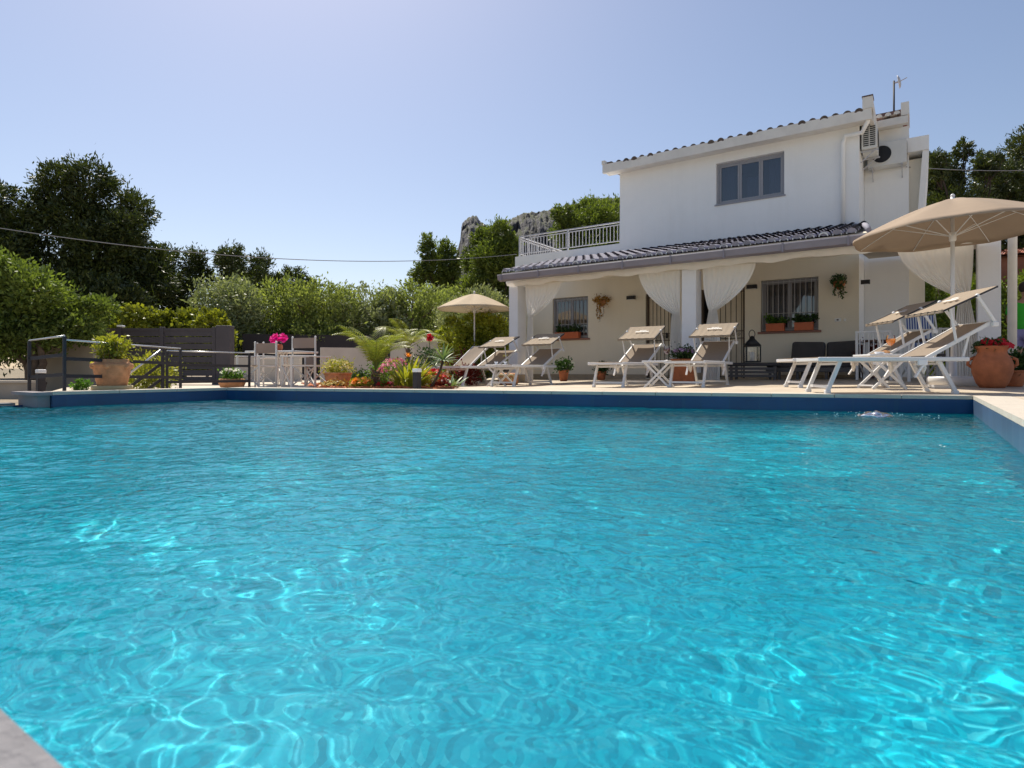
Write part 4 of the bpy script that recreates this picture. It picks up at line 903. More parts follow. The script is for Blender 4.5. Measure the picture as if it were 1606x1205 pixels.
# slatted gate fence
a, b = WS(140, 515, 14.6), WS(338, 520, 14.6); o = thing('slatted_fence', 'dark grey horizontal slat fence with broad end posts', 'fence', (a.x, a.y, 0)); d = Vector((b.x-a.x, b.y-a.y, 0)); Ld = d.length; ang = math.atan2(d.y, d.x); o.rotation_euler = (0, 0, ang)
zt_, zb_ = 1.30, -.05
pn = MB(); nsl = 8
for i in range(nsl):
    z0 = zb_+.03+(zt_-zb_-.06)*i/nsl; pn.box((.08, -.012, z0), (Ld-.05, .012, z0+(zt_-zb_-.06)/nsl-.022))
pn.build('slat_panel', M['slat'], o)
for x in (.04, .75, Ld*.58, Ld-.02): MB().bbox((x-.045, -.05, -.5), (x+.045, .05, zt_+.03), .006).build('post', M['slat'], o)
MB().bbox((Ld+.05, -.10, -.5), (Ld+.40, .14, zt_+.06), .01).build('end_post', M['slat'], o)
MB().box((.08, -.03, zt_-.06), (Ld-.05, -.0125, zt_)).build('top_rail', M['slat'], o)
MB().bbox((.70, -.06, zt_+.03), (.84, .06, zt_+.07), .01).build('post_cap', M['lampwhite'], o)
# ---------------------------------------------------------------- porch furniture
def at(px, Y): dx, dy = ray(px); return dx/dy*Y
sx0, sx1 = at(1203, 13.7), at(1352, 13.9); YS = 13.55
o = thing('outdoor_sofa', 'long grey outdoor sofa with dark cushions under the window', 'sofa', (sx0, YS, gz(sx0, YS))); L_ = sx1-sx0
MB().bbox((0, 0, .16), (L_, .75, .25), .01).build('seat_frame', M['wicker'], o)
for i in range(4): 
    for yy in (.05, .68): MB().bbox((.05+i*(L_-.15)/3, yy, 0), (.10+i*(L_-.15)/3, yy+.05, .165), .006).build('leg', M['wicker'], o)
for i in range(2): MB().bbox((.01+i*L_/2, .0, .255), (L_/2-.01+i*L_/2, .70, .36), .035, None, 4).build('seat_cushion', M['cushion'], o)
x = .42
for i in range(2):
    w_ = (L_-.42)/2; Mx = Matrix.Translation((x+i*w_+w_/2, .50+.06*i, .60)) @ RX(R(-14)) @ Matrix.Rotation(R(2-5*i), 4, 'Y')
    MB().bbox((-w_/2+.01, -.075, -.21), (w_/2-.01, .075, .20), .06, Mx, 4).build('back_cushion', M['cushion'], o)
MB().bbox((L_-.10, .1, .37), (L_-.005, .70, .50), .02).build('armrest', M['wicker'], o)
x0, x1 = at(1150, 13.2), at(1192, 13.2)
o = thing('low_bench', 'low grey slatted bench in shade carrying the black lantern', 'bench', (x0, 13.1, gz(x0, 13.1))); L_ = x1-x0+.35
MB().bbox((-.1, 0, .30), (L_, .55, .37), .02).build('seat', M['cushion'], o)
for i in range(3): MB().box((-.08, .02, .07+i*.075), (L_-.02, .05, .12+i*.075)).build('slat', M['wicker'], o)
for xx in (-.06, L_-.08):
    for yy in (.03, .47): MB().box((xx, yy+.021, 0), (xx+.05, yy+.07, .298)).build('leg', M['wicker'], o)
lx = at(1178, 13.3); o = thing('lantern', 'tall black metal lantern with loop handle on low bench', 'lantern', (lx, 13.38, gz(lx, 13.3)+.371), R(25))
q = .15
MB().bbox((-q, -q, 0), (q, q, .03), .005).build('base', M['black'], o); MB().bbox((-q, -q, .33), (q, q, .355), .005).build('collar', M['black'], o)
for sx in (-1, 1):
    for sy in (-1, 1): MB().box((sx*(q-.012)-.012, sy*(q-.012)-.012, .03), (sx*(q-.012)+.012, sy*(q-.012)+.012, .33)).build('post', M['black'], o)
MB().lathe([(q*1.45, .355), (q*.45, .50), (q*.42, .53), (q*.2, .56)], (0, 0, 0), 4).build('roof', M['black'], o).rotation_euler = (0, 0, R(45))
MB().tube([(.06*math.cos(t), 0, .60+.085*math.sin(t)) for t in np.linspace(-1.2, 4.34, 20)], .008, 6).build('handle', M['black'], o)
MB().lathe([(.05, .03), (.05, .22), (.01, .22)], (0, 0, 0), 16).build('candle', M['porcelain'], o)
for k in range(4): pn_ = MB().add([(-q+.03, -q+.006, .03), (q-.03, -q+.006, .03), (q-.03, -q+.006, .33), (-q+.03, -q+.006, .33)], [(0, 1, 2, 3)]).build('pane', M['glassw'], o); pn_.rotation_euler = (0, 0, k*R(90))
# dining corner chairs and table
def armchair(label, px, Y, rz, seatm=M['cushion'], backm=None):
    x = at(px, Y); o = thing('dining_chair', label, 'chair', (x, Y, gz(x, Y)), rz, 'white dining chairs in the shaded corner')
    W = .27
    for sx in (-1, 1):
        MB().bar((sx*W, -.24, 0), (sx*W, -.24, .66), .04).build('leg', M['white'], o); MB().bar((sx*W, .24, 0), (sx*W, .27, .90), .04).build('leg', M['white'], o)
        MB().bbox((sx*W-.03, -.27, .66), (sx*W+.03, .26, .69), .006).build('armrest', M['white'], o)
        MB().bar((sx*W, -.24, .10), (sx*W, .24, .38), .022).build('side_brace', M['white'], o)
    MB().bbox((-W+.02, -.24, .42), (W-.02, .24, .46), .01).build('seat', seatm, o)
    b = MB()
    for i in range(7): xx = -W+.05+i*(2*W-.1)/6; b.bar((xx, .25, .46), (xx, .27, .88), .016)
    b.bar((-W, .27, .88), (W, .27, .88), .03); b.build('backrest', backm or M['white'], o)
    return o
armchair('white dining chair left of the orange drink', 1376, 12.9, R(170)); armchair('white dining chair behind the middle right lounger', 1448, 12.2, R(15)); armchair('white dining chair beside the parasol pole in shade', 1492, 12.8, R(-160))
x = at(1425, 13.6); o = thing('dining_table', 'long dark dining table in the shaded corner', 'table', (x, 13.6, gz(x, 13.6)), R(5))
MB().bbox((-.75, -.42, .70), (.85, .42, .74), .008).build('tabletop', mat('dark_brown_wood', (.10, .05, .035), .5, var=.2, scale=5), o)
for sx in (-.68, .78):
    for sy in (-.36, .36): MB().box((sx-.03, sy-.03, 0), (sx+.03, sy+.03, .698)).build('leg', M['white'], o)
x = at(1446, 14.4); BS = stripemat('blue_white_stripes', (.02, .06, .30), (.62, .68, .75), 7)
o = thing('folding_chair', 'folding chair with blue and white striped fabric in corner', 'chair', (x, 14.4, gz(x, 14.4)), R(20))
MB().sheet([[(-.25+.5*i/6, .02+.10*j/6, .45+.80*j/6) for i in range(7)] for j in range(7)]).build('backrest', BS, o, False)
MB().sheet([[(-.25+.5*i/6, -.45+.5*j/4, .45-.03*math.sin(j)) for i in range(7)] for j in range(5)]).build('seat', BS, o, False)
for sx in (-1, 1): MB().bar((sx*.27, .14, 1.27), (sx*.27, -.25, 0), .025).bar((sx*.27, -.45, .45), (sx*.27, .35, 0), .025).build('side_frame', M['white'], o)
# bubbling return jet
o = thing('water_jet', 'bubbling dome of water from the pool inlet', 'water jet', (jx, jy, WZ))
rows = []
for j in range(14):
    t = j/13; rows.append([])
    for k in range(41):
        a = 6.28318*(k % 40)/40; r = .15*t*(1+.18*noise.noise((math.cos(a)*2, math.sin(a)*2, t*3))); rows[-1].append((r*math.cos(a), r*math.sin(a), .004+.042*(1-t*t)+.018*noise.noise((r*22*math.cos(a), r*22*math.sin(a), 3))))
jd = MB().sheet(rows).build('bubble_dome', wm, o, False)
dr_ = MB(); q = random.Random(4)
for i in range(60):
    r = .1+.5*q.random()**1.6; a = q.random()*6.28; dr_.ball((r*math.cos(a), r*.8*math.sin(a), .012+.02*q.random()*(r < .3)), .002+.004*q.random(), 4)
dr_.build('water_droplets', mat('white_foam', (.45, .62, .70), .1), o)
# ---------------------------------------------------------------- vegetation
def leaves(q, C, N_, size, aspect=.45, up=.3, jit=.6, outward=None):
    """rhombus leaves at centres C; returns verts, faces"""
    n = len(C); D = q.normal(size=(n, 3)); 
    if outward is not None: D = D*jit+outward
    D[:, 2] += up; D /= np.linalg.norm(D, axis=1)[:, None]+1e-9
    S = q.normal(size=(n, 3)); S -= D*(S*D).sum(1)[:, None]; S /= np.linalg.norm(S, axis=1)[:, None]+1e-9
    L_ = size*(.6+.8*q.rand(n))[:, None]; Wd = L_*aspect*.5
    V = np.stack([C-D*L_*.5, C+S*Wd, C+D*L_*.5, C-S*Wd], 1).reshape(-1, 3)
    return V, np.arange(n*4).reshape(n, 4)
def crown_pts(q, lobes, n, clump=.12, per=26, fill=.5):
    vol = np.array([l[3]*l[4]*l[5] if len(l) > 4 else l[3]**3 for l in lobes])**.72; vol /= vol.sum(); C = []; O = []
    for l, f in zip(lobes, vol):
        c = np.array(l[:3]); r = np.array(l[3:6] if len(l) > 4 else [l[3]]*3); k = max(3, int(n*f/per))
        d = q.normal(size=(k, 3)); d /= np.linalg.norm(d, axis=1)[:, None]; rad = fill+(1-fill)*q.rand(k)**.6
        wob = np.array([1+.22*noise.noise((dd[0]*2.2+c[0], dd[1]*2.2+c[1], dd[2]*2.2)) for dd in d]); cc = c+d*r*(rad*wob)[:, None]
        m_ = r.mean()*clump*(.5+1.0*q.rand(k)); m_ = np.repeat(m_, per)[:, None]
        p = np.repeat(cc, per, 0)+q.normal(size=(k*per, 3))*m_; C.append(p); O.append(np.repeat(d, per, 0))
    return np.concatenate(C), np.concatenate(O)
def limb(mb, p, q_, r0, r1, rnd, bend=.12, n=5):
    p, q_ = Vector(p), Vector(q_); L_ = (q_-p).length; pts = [p.lerp(q_, i/n)+Vector((rnd.uniform(-1, 1), rnd.uniform(-1, 1), rnd.uniform(-.5, .5)))*L_*bend*(0 if i in (0, n) else .5) for i in range(n+1)]
    mb.tube(pts, [r0+(r1-r0)*i/n for i in range(n+1)], 7)
def tree(name, label, cat, px, s, ytop, ybot_px=None, wpx=100, n=9000, size=.2, lm='pine', bark='barkd', trunk_h=.35, trunk_r=.15, shape=None, seed=1, aspect=.4, up=.3, group=None, clump=.13, fill=.5, per=26, z0=None, depth=1.0, jit=.6, gnarl=False):
    x, y = PS(px, s); zg = (gz(x, y) if s < 22 else -.25) if z0 is None else z0; H = CAMH+(HY-ytop)*s/FPX-zg; Wd = wpx*s/FPX
    q = np.random.RandomState(seed); rnd = random.Random(seed)
    o = thing(name, label, cat, (x, y, zg), 0, group)
    fw = Vector((-math.sin(YAW), math.cos(YAW))); rt = Vector((math.cos(YAW), math.sin(YAW)))
    lobes = []
    for (u, v, ru, rv) in shape:   # u across -.5...5, v height 0..1, radii as fractions
        dz = rnd.uniform(-.25, .25)*depth; cx_ = rt.x*u*Wd+fw.x*dz*Wd; cy_ = rt.y*u*Wd+fw.y*dz*Wd
        lobes.append((cx_, cy_, v*H, ru*Wd, ru*Wd*depth, rv*H))
    C, O = crown_pts(q, lobes, n, clump, per, fill); ok = C[:, 2] > .05; C, O = C[ok], O[ok]
    V, F = leaves(q, C, None, size, aspect, up, jit, O)
    t = MB(); th = trunk_h*H; lean = rnd.uniform(-.05, .05)*Wd
    if gnarl:
        for k in range(3): limb(t, (rnd.uniform(-.1, .1), rnd.uniform(-.1, .1), -.1), (rnd.uniform(-.35, .35)*Wd*.6, rnd.uniform(-.2, .2), th*1.3), trunk_r*.8, trunk_r*.4, rnd, .25)
    limb(t, (0, 0, -.3), (lean, 0, th), trunk_r, trunk_r*.7, rnd, .08)
    limb(t, (lean, 0, th*.98), (lean*1.2, 0, H*.8), trunk_r*.68, trunk_r*.15, rnd, .06)
    for l in lobes:
        b0 = (lean, 0, min(th*rnd.uniform(.9, 1.3), l[2])); limb(t, b0, (l[0], l[1], l[2]), trunk_r*.45, trunk_r*.10, rnd, .1)
        for k in range(4):
            a = Vector((l[0], l[1], l[2])); e = a+Vector((rnd.uniform(-1, 1)*l[3]*.8, rnd.uniform(-1, 1)*l[4]*.8, rnd.uniform(-.3, .8)*l[5])); limb(t, a.lerp(Vector(b0), .2), e, trunk_r*.16, trunk_r*.04, rnd, .12, 3)
    t.build('trunk', M[bark], o, False)
    fastmesh('crown', V, F, M[lm], o)
    return o
PG = 'dark pines beyond the garden'
tree('pine_tree', 'huge dark pine towering at the far left', 'tree', 128, 40, 243, None, 235, 102000, 0.304, 'pine', trunk_h=.3, trunk_r=.35, seed=11, aspect=.30, clump=.13, fill=.35, group=PG, per=30,
     shape=[(-.16,.86,.13,.10),(.04,.88,.17,.10),(.20,.78,.16,.10),(.30,.66,.14,.09),(-.30,.76,.11,.09),(-.05,.72,.24,.13),(-.30,.58,.16,.10),(.12,.58,.24,.12),(-.10,.45,.30,.13),(.32,.46,.20,.12),(-.3,.35,.2,.12),(.12,.32,.32,.14),(.4,.30,.18,.12),(-.2,.18,.3,.12),(.25,.16,.3,.12)])
tree('pine_tree', 'dark pine cut by the left picture edge', 'tree', -20, 38, 272, None, 150, 40800, 0.290, 'pine', trunk_h=.3, trunk_r=.3, seed=12, aspect=.30, clump=.15, fill=.35, group=PG,
     shape=[(.05,.88,.22,.10),(.28,.74,.20,.10),(-.1,.7,.3,.14),(.2,.55,.32,.14),(0,.4,.4,.14),(.2,.22,.4,.15)])
tree('pine_tree', 'dark pine filling the gap right of the huge pine', 'tree', 212, 42, 358, None, 95, 37400, 0.277, 'pine', trunk_h=.3, trunk_r=.25, seed=13, aspect=.30, clump=.15, fill=.35, group=PG,
     shape=[(.0,.86,.26,.13),(.3,.80,.18,.12),(-.28,.8,.2,.12),(.1,.62,.38,.16),(-.1,.42,.42,.16),(.2,.3,.4,.15),(-.2,.2,.4,.16)])
tree('pine_tree', 'mid sized pine, first right of the tall pair', 'tree', 287, 46, 383, None, 92, 34000, 0.264, 'pine', trunk_h=.35, trunk_r=.22, seed=14, aspect=.30, clump=.15, fill=.35, group=PG,
     shape=[(-.15,.88,.2,.11),(.15,.86,.22,.12),(.34,.76,.14,.10),(-.32,.74,.18,.12),(.0,.66,.36,.16),(.1,.42,.4,.16),(-.2,.3,.38,.16),(.2,.2,.38,.15)])
tree('pine_tree', 'mid sized pine whose top the cable crosses', 'tree', 372, 47, 384, None, 112, 37400, 0.264, 'pine', trunk_h=.35, trunk_r=.22, seed=15, aspect=.30, clump=.15, fill=.35, group=PG,
     shape=[(-.22,.89,.20,.11),(.05,.86,.2,.11),(.26,.84,.18,.12),(.38,.72,.12,.11),(-.1,.70,.36,.15),(.2,.6,.3,.14),(0,.42,.42,.16),(.1,.22,.42,.15)])
tree('umbrella_pine', 'low round topped pine right of the mid pines', 'tree', 456, 52, 420, None, 88, 25500, 0.238, 'pine', trunk_h=.4, trunk_r=.2, seed=16, aspect=.35, clump=.11, fill=.45, group=PG,
     shape=[(-.28,.84,.2,.12),(.02,.88,.24,.12),(.3,.82,.2,.12),(0,.7,.42,.12),(.42,.7,.12,.1),(0,.45,.4,.2)])
CG = 'pines left of and behind the villa'
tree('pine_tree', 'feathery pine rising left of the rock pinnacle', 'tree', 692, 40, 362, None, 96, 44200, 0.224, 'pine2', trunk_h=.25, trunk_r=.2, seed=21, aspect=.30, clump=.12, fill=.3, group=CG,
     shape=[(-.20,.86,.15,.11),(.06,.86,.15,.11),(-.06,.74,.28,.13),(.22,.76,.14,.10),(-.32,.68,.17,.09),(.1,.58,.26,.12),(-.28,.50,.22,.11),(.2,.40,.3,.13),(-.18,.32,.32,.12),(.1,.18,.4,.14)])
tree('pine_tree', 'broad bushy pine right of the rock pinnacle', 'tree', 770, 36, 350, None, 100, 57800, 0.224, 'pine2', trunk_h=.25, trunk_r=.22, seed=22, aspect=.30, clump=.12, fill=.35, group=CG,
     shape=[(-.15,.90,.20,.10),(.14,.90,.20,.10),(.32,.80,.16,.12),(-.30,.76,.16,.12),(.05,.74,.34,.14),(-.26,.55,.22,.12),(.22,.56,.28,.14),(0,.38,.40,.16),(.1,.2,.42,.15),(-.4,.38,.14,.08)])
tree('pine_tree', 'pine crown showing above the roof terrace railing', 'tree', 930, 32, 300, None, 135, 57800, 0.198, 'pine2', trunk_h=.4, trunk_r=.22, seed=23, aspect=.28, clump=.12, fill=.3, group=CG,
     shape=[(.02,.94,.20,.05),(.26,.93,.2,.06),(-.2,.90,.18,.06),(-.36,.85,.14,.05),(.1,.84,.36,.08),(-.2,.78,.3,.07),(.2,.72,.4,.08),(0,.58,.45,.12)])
RG = 'pines behind the villa at the right'
tree('pine_tree', 'dark pine just right of the rear wing', 'tree', 1500, 33, 212, None, 125, 61200, 0.224, 'pine', trunk_h=.3, trunk_r=.25, seed=24, aspect=.28, clump=.12, fill=.35, group=RG,
     shape=[(.16,.95,.12,.05),(-.16,.90,.14,.06),(-.34,.86,.12,.07),(.0,.84,.28,.09),(.30,.86,.16,.05),(.0,.68,.42,.12),(-.2,.52,.36,.12),(.2,.5,.36,.12),(0,.3,.45,.15)])
tree('pine_tree', 'dark pine cut by the right picture edge', 'tree', 1612, 35, 205, None, 150, 64600, 0.224, 'pine', trunk_h=.3, trunk_r=.25, seed=25, aspect=.28, clump=.12, fill=.35, group=RG,
     shape=[(-.05,.94,.2,.06),(-.28,.88,.16,.07),(.25,.92,.2,.07),(-.34,.78,.16,.08),(0,.8,.36,.1),(-.1,.64,.42,.12),(.1,.48,.42,.13),(0,.3,.45,.15)])
OG = 'olive trees in a row beyond the fence'
osh = [(-.28,.78,.24,.20),(.05,.84,.26,.17),(.32,.76,.22,.19),(-.1,.62,.34,.2),(.25,.56,.3,.2),(-.34,.52,.22,.22),(.0,.42,.4,.18),(-.2,.28,.3,.14),(.25,.3,.3,.14)]
k = 30
for px, s, yt, w_, lab in ((360, 21, 438, 110, 'olive tree directly behind the fence end post'), (432, 22, 446, 105, 'olive tree behind the far left directors chair'), (505, 21.5, 440, 115, 'olive tree behind the tall backed chair'),
        (572, 22, 445, 105, 'olive tree behind the low pale garden wall'), (640, 22.5, 440, 110, 'olive tree left of the small parasol'), (705, 24, 452, 90, 'olive tree showing just behind the small parasol')):
    tree('olive_tree', lab, 'tree', px, s, yt, None, w_*1.14, 16000, .13, ('hot' if k % 3 else 'olivep'), 'bark', .34, .13, [(u+.04*math.sin(k*3+i), v+.03*math.cos(k+i*2), a_, b_) for i, (u, v, a_, b_) in enumerate(osh)], k, .40, .4, OG, .15, .4, 22, z0=-.2, gnarl=True); k += 1
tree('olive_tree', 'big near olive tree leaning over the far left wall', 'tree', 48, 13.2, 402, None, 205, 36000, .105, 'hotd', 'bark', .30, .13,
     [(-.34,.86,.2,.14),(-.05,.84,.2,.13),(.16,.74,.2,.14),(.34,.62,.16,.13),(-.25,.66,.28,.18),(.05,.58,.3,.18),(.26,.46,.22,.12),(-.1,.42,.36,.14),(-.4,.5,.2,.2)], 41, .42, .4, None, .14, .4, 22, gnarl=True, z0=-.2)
tree('silver_bush', 'pale silvery bush behind the small parasol pole', 'bush', 742, 17.5, 447, None, 120, 16000, .085, 'olivep', 'bark', .3, .06, [(-.25,.6,.26,.24),(.1,.76,.26,.2),(.33,.70,.2,.22),(0,.48,.4,.26),(-.32,.4,.2,.2),(.3,.4,.22,.25)], 42, .4, .6, None, .15, .4)
tree('green_bush', 'bright green leafy bush under the small parasol', 'bush', 745, 16, 488, None, 108, 15000, .075, 'bushg', 'bark', .3, .05, [(-.3,.62,.22,.26),(0,.74,.28,.22),(.3,.66,.24,.26),(0,.4,.44,.3)], 43, .6, .3, None, .12, .6)
VG = 'yellow green shrubs above the slatted fence'
for px, yt, lab, sd in ((160, 481, 'yellow green shrub behind the fence, beside the near olive', 51), (215, 474, 'yellow green shrub above the white capped fence post', 52), (272, 478, 'yellow green shrub above the middle of the fence', 53), (325, 480, 'yellow green shrub above the right end of the fence', 54)):
    tree('garden_shrub', lab, 'shrub', px, 18.5, yt, None, 82, 8500, .115, 'vine', 'bark', .3, .05, [(-.25,.74,.26,.2),(.15,.78,.28,.18),(.3,.6,.2,.2),(0,.45,.45,.3)], sd, .75, .5, VG, .12, .5)
tree('hedge', 'tall leafy hedge behind the dining corner', 'hedge', 1470, 19, 405, None, 150, 26000, .10, 'hedgem', 'bark', .2, .07, [(-.3,.74,.22,.2),(0,.78,.26,.2),(.3,.74,.24,.2),(-.25,.45,.26,.25),(.2,.45,.3,.25),(0,.22,.45,.2)], 61, .5, .2, None, .12, .6, z0=-.2)
tree('hedge', 'leafy hedge at the right edge behind the white downpipe', 'hedge', 1612, 18, 418, None, 150, 24000, .10, 'hedgem', 'bark', .2, .07, [(-.3,.74,.22,.2),(0,.78,.26,.2),(.3,.74,.24,.2),(-.25,.45,.26,.25),(.2,.45,.3,.25),(0,.22,.45,.2)], 62, .5, .2, None, .12, .6, z0=-.2)
# ---- small plants
def blade(mb, base, az, L_, w, el0, curl, n=7, fold=.25, wtip=0):
    base = Vector(base); h = Vector((math.cos(az), math.sin(az), 0)); sd = Vector((-h.y, h.x, 0)); p = base.copy(); rows = []
    for i in range(n+1):
        t = i/n; el = el0-curl*t; d = h*math.cos(el)+Vector((0, 0, 1))*math.sin(el); up_ = sd.cross(d)
        ww = w*(math.sin(math.pi*min(1, .12+t*.88)) if t < 1 else .02)**.8
        rows.append([p-sd*ww*.5-up_*fold*ww*.5*-1, p, p+sd*ww*.5+up_*fold*ww*.5]); p = p+d*L_/n
    mb.sheet(rows); return p
def frond(mb, base, az, L_, el0, curl, nl=22, ll=.22, w=.018):
    base = Vector(base); h = Vector((math.cos(az), math.sin(az), 0)); sd = Vector((-h.y, h.x, 0)); p = base.copy(); pts = [p.copy()]
    for i in range(nl):
        t = i/nl; el = el0-curl*t**1.3; d = h*math.cos(el)+Vector((0, 0, 1))*math.sin(el); up_ = sd.cross(d); p = p+d*L_/nl; pts.append(p.copy())
        if t > .12:
            l = ll*math.sin(math.pi*(.15+.8*t))
            for s in (-1, 1):
                q0 = p; tip = p+(sd*s*.85+d*.65-Vector((0, 0, .25)))*l-Vector((0, 0, 1))*0; m_ = (q0+tip)/2+Vector((0, 0, .04*l/ll))
                mb.add([q0-d*w*.3, m_-d*w*.5, tip, m_+d*w*.5], [(0, 1, 2, 3)])
    mb.tube(pts, [.010*(1-.8*i/nl) for i in range(nl+1)], 4, False)
def flower(mb, c, r, q, n=5, up=True):
    c = Vector(c); nrm = Vector((q.uniform(-.7, .7), q.uniform(-1, .2), q.uniform(.2, 1))).normalized(); a = nrm.orthogonal().normalized(); b = nrm.cross(a)
    for i in range(n):
        t = 6.283*i/n; d = a*math.cos(t)+b*math.sin(t); s_ = nrm.cross(d)
        mb.add([c, c+d*r*.6+s_*r*.42+nrm*r*.2, c+d*r+nrm*r*.1, c+d*r*.6-s_*r*.42+nrm*r*.2], [(0, 1, 2, 3)])
def bouquet(o, n, cx, r, rz_, size, m, seed, name='flowers', zc=0, top=.3):
    q = random.Random(seed); mb = MB()
    for i in range(n):
        a = q.random()*6.28; e = q.uniform(top, 1.0); rr = r*math.sqrt(max(0, 1-(e*.9)**2))*q.uniform(.75, 1.05)
        flower(mb, (cx[0]+rr*math.cos(a), cx[1]+rr*math.sin(a), cx[2]+rz_*e*.95), size*q.uniform(.7, 1.2), q)
    mb.build(name, m, o, False)
def leafball(o, n, c, r, rz_, size, m, seed, name='foliage', aspect=.55, fill=.4):
    q = np.random.RandomState(seed); C, O = crown_pts(q, [(c[0], c[1], c[2], r, r, rz_)], n, .22, 12, fill); V, F = leaves(q, C, None, size, aspect, .3, .8, O); return fastmesh(name, V, F, m, o)
def stems(mb, n, h, spread, q, c=(0, 0, 0), r=.006):
    for i in range(n): a = q.random()*6.28; s = spread*q.random(); limb(mb, c, (c[0]+s*math.cos(a), c[1]+s*math.sin(a), c[2]+h*q.uniform(.6, 1)), r, r*.5, q, .15, 3)
def pot_prof(r, h, rim=.03, foot=.65): return [(r*foot, 0), (r*(foot+.1), h*.05), (r*.92, h*.55), (r, h*.82), (r*.98, h*.86), (r*1.06, h*.88), (r*1.06, h), (r*.94, h), (r*.9, h*.9), (.001, h*.88)]
# urn at the far left
x, y, z = LP(176, 8.35); o = thing('terracotta_urn', 'big pale terracotta urn with shrub on the pool corner', 'urn', (x, y, z), 0)
MB().lathe([(.20, 0), (.25, .02), (.245, .075), (.001, .06)], (0, 0, 0), 32).build('saucer', M['saucer'], o)
MB().lathe([(.17, .065), (.18, .08), (.225, .30), (.235, .335), (.25, .35), (.25, .375), (.215, .385), (.20, .42), (.20, .44), (.185, .44), (.18, .41), (.001, .40)], (0, 0, 0), 36).build('pot_body', M['terrapale'], o)
for k in range(6): MB().ball((.222*math.cos(k*1.047-1.7), .222*math.sin(k*1.047-1.7), .345), .045, 6).build('medallion', M['terrapale'], o)
leafball(o, 900, (0, 0, .58), .20, .17, .065, M['leafy'], 71)
s_ = MB(); q = random.Random(5); stems(s_, 22, .34, .22, q, (0, 0, .38)); s_.build('stems', M['bark'], o)
# shrub growing on the steps behind the urn
x, y, z = LP(232, 10.2); o = thing('flowering_shrub', 'yellow green arching shrub beside the stair railing', 'shrub', (x, y, z-.1)); leafball(o, 2600, (0, 0, .32), .42, .34, .075, M['leafy'], 72, aspect=.35); s_ = MB(); stems(s_, 16, .55, .35, q); s_.build('stems', M['bark'], o)
x, y, z = LP(128, 10.4); o = thing('flowering_shrub', 'small green tuft left of the big urn', 'shrub', (x, y, z)); leafball(o, 500, (0, 0, .08), .14, .10, .05, M['leafg'], 73)
# white flower pot
x, y, z = LP(364, 11.2); o = thing('flower_pot', 'squat clay bowl of white flowers by the fence', 'flower pot', (x, y, z)); MB().lathe([(.15, 0), (.20, .03), (.235, .11), (.22, .17), (.20, .19), (.18, .18), (.001, .165)], (0, 0, 0), 30).build('pot_body', M['terrapale'], o)
leafball(o, 900, (0, 0, .24), .19, .10, .05, M['leafg'], 74); bouquet(o, 34, (0, 0, .24), .19, .13, .045, M['petw'], 75)
# planter with daisies
x, y, z = LP(530, 11.4); o = thing('flower_pot', 'big clay pot of yellow white daisies beside the chairs', 'flower pot', (x, y, z)); MB().lathe(pot_prof(.25, .30), (0, 0, 0), 32).build('pot_body', M['terrapale'], o)
leafball(o, 1600, (0, 0, .38), .29, .15, .035, M['leafy'], 76); bouquet(o, 150, (0, 0, .36), .29, .19, .022, M['pety'], 77, top=.1)
# pink flowers on the table
o = thing('flower_vase', 'small clay vase of bright pink flowers on garden table', 'vase', (tcx+.03, tcy-.1, table_top+.001)); MB().lathe([(.05, 0), (.075, .06), (.07, .12), (.055, .14), (.04, .135), (.001, .13)], (0, 0, 0), 20).build('pot_body', M['terra'], o)
leafball(o, 60, (0, 0, .2), .10, .06, .05, M['leafd'], 78); bouquet(o, 75, (0, 0, .17), .16, .17, .055, M['petp'], 79, top=.0)
# young palms
def palm(label, px, s, th, tr, nf, L_, seed, el=(.9, 1.45)):
    x, y, z = LP(px, s); q = random.Random(seed); o = thing('palm_tree', label, 'palm tree', (x, y, z))
    t = MB(); t.tube([(0, 0, -.02), (.01, 0, th*.5), (0, .01, th)], [tr*1.25, tr, tr*.8], 10)
    for k in range(26): a = k*2.4; zz = th*k/26; t.bar((tr*.9*math.cos(a), tr*.9*math.sin(a), zz), (tr*1.7*math.cos(a), tr*1.7*math.sin(a), zz+.07), .035, .012)
    t.build('trunk', M['bark'], o)
    f = MB()
    for k in range(nf): frond(f, (0, 0, th), k*2.39996+q.uniform(-.2, .2), L_*q.uniform(.8, 1.1), q.uniform(*el), q.uniform(1.1, 1.9), 24, .20*L_/.8)
    f.build('fronds', M['palm'], o, False); return o
palm('young palm with arching fronds in the mulch bed', 589, 10.2, .30, .05, 19, .98, 81, (1.2, 1.54))
palm('taller slim palm at the back of the planted bed', 640, 14.2, .85, .055, 14, 1.0, 82, (.5, 1.3))
# yucca with curved trunk
x, y, z = LP(673, 9.5); o = thing('yucca_plant', 'yucca with curved dark trunk leaning beside the lounger', 'plant', (x, y, z))
tip = Vector(WS(695, 566, 9.6))-Vector((x, y, z)); MB().tube([(0, 0, -.02), (tip.x*.45, tip.y*.5, tip.z*.35), (tip.x*.85, tip.y*.8, tip.z*.7), tip], [.024, .02, .018, .02], 9).build('trunk', M['barkd'], o)
f = MB(); q = random.Random(6)
for k in range(38): blade(f, tip, k*2.39996, q.uniform(.26, .36), .036, q.uniform(-.1, 1.35), q.uniform(.3, .9))
f.build('leaves', M['agave'], o, False)
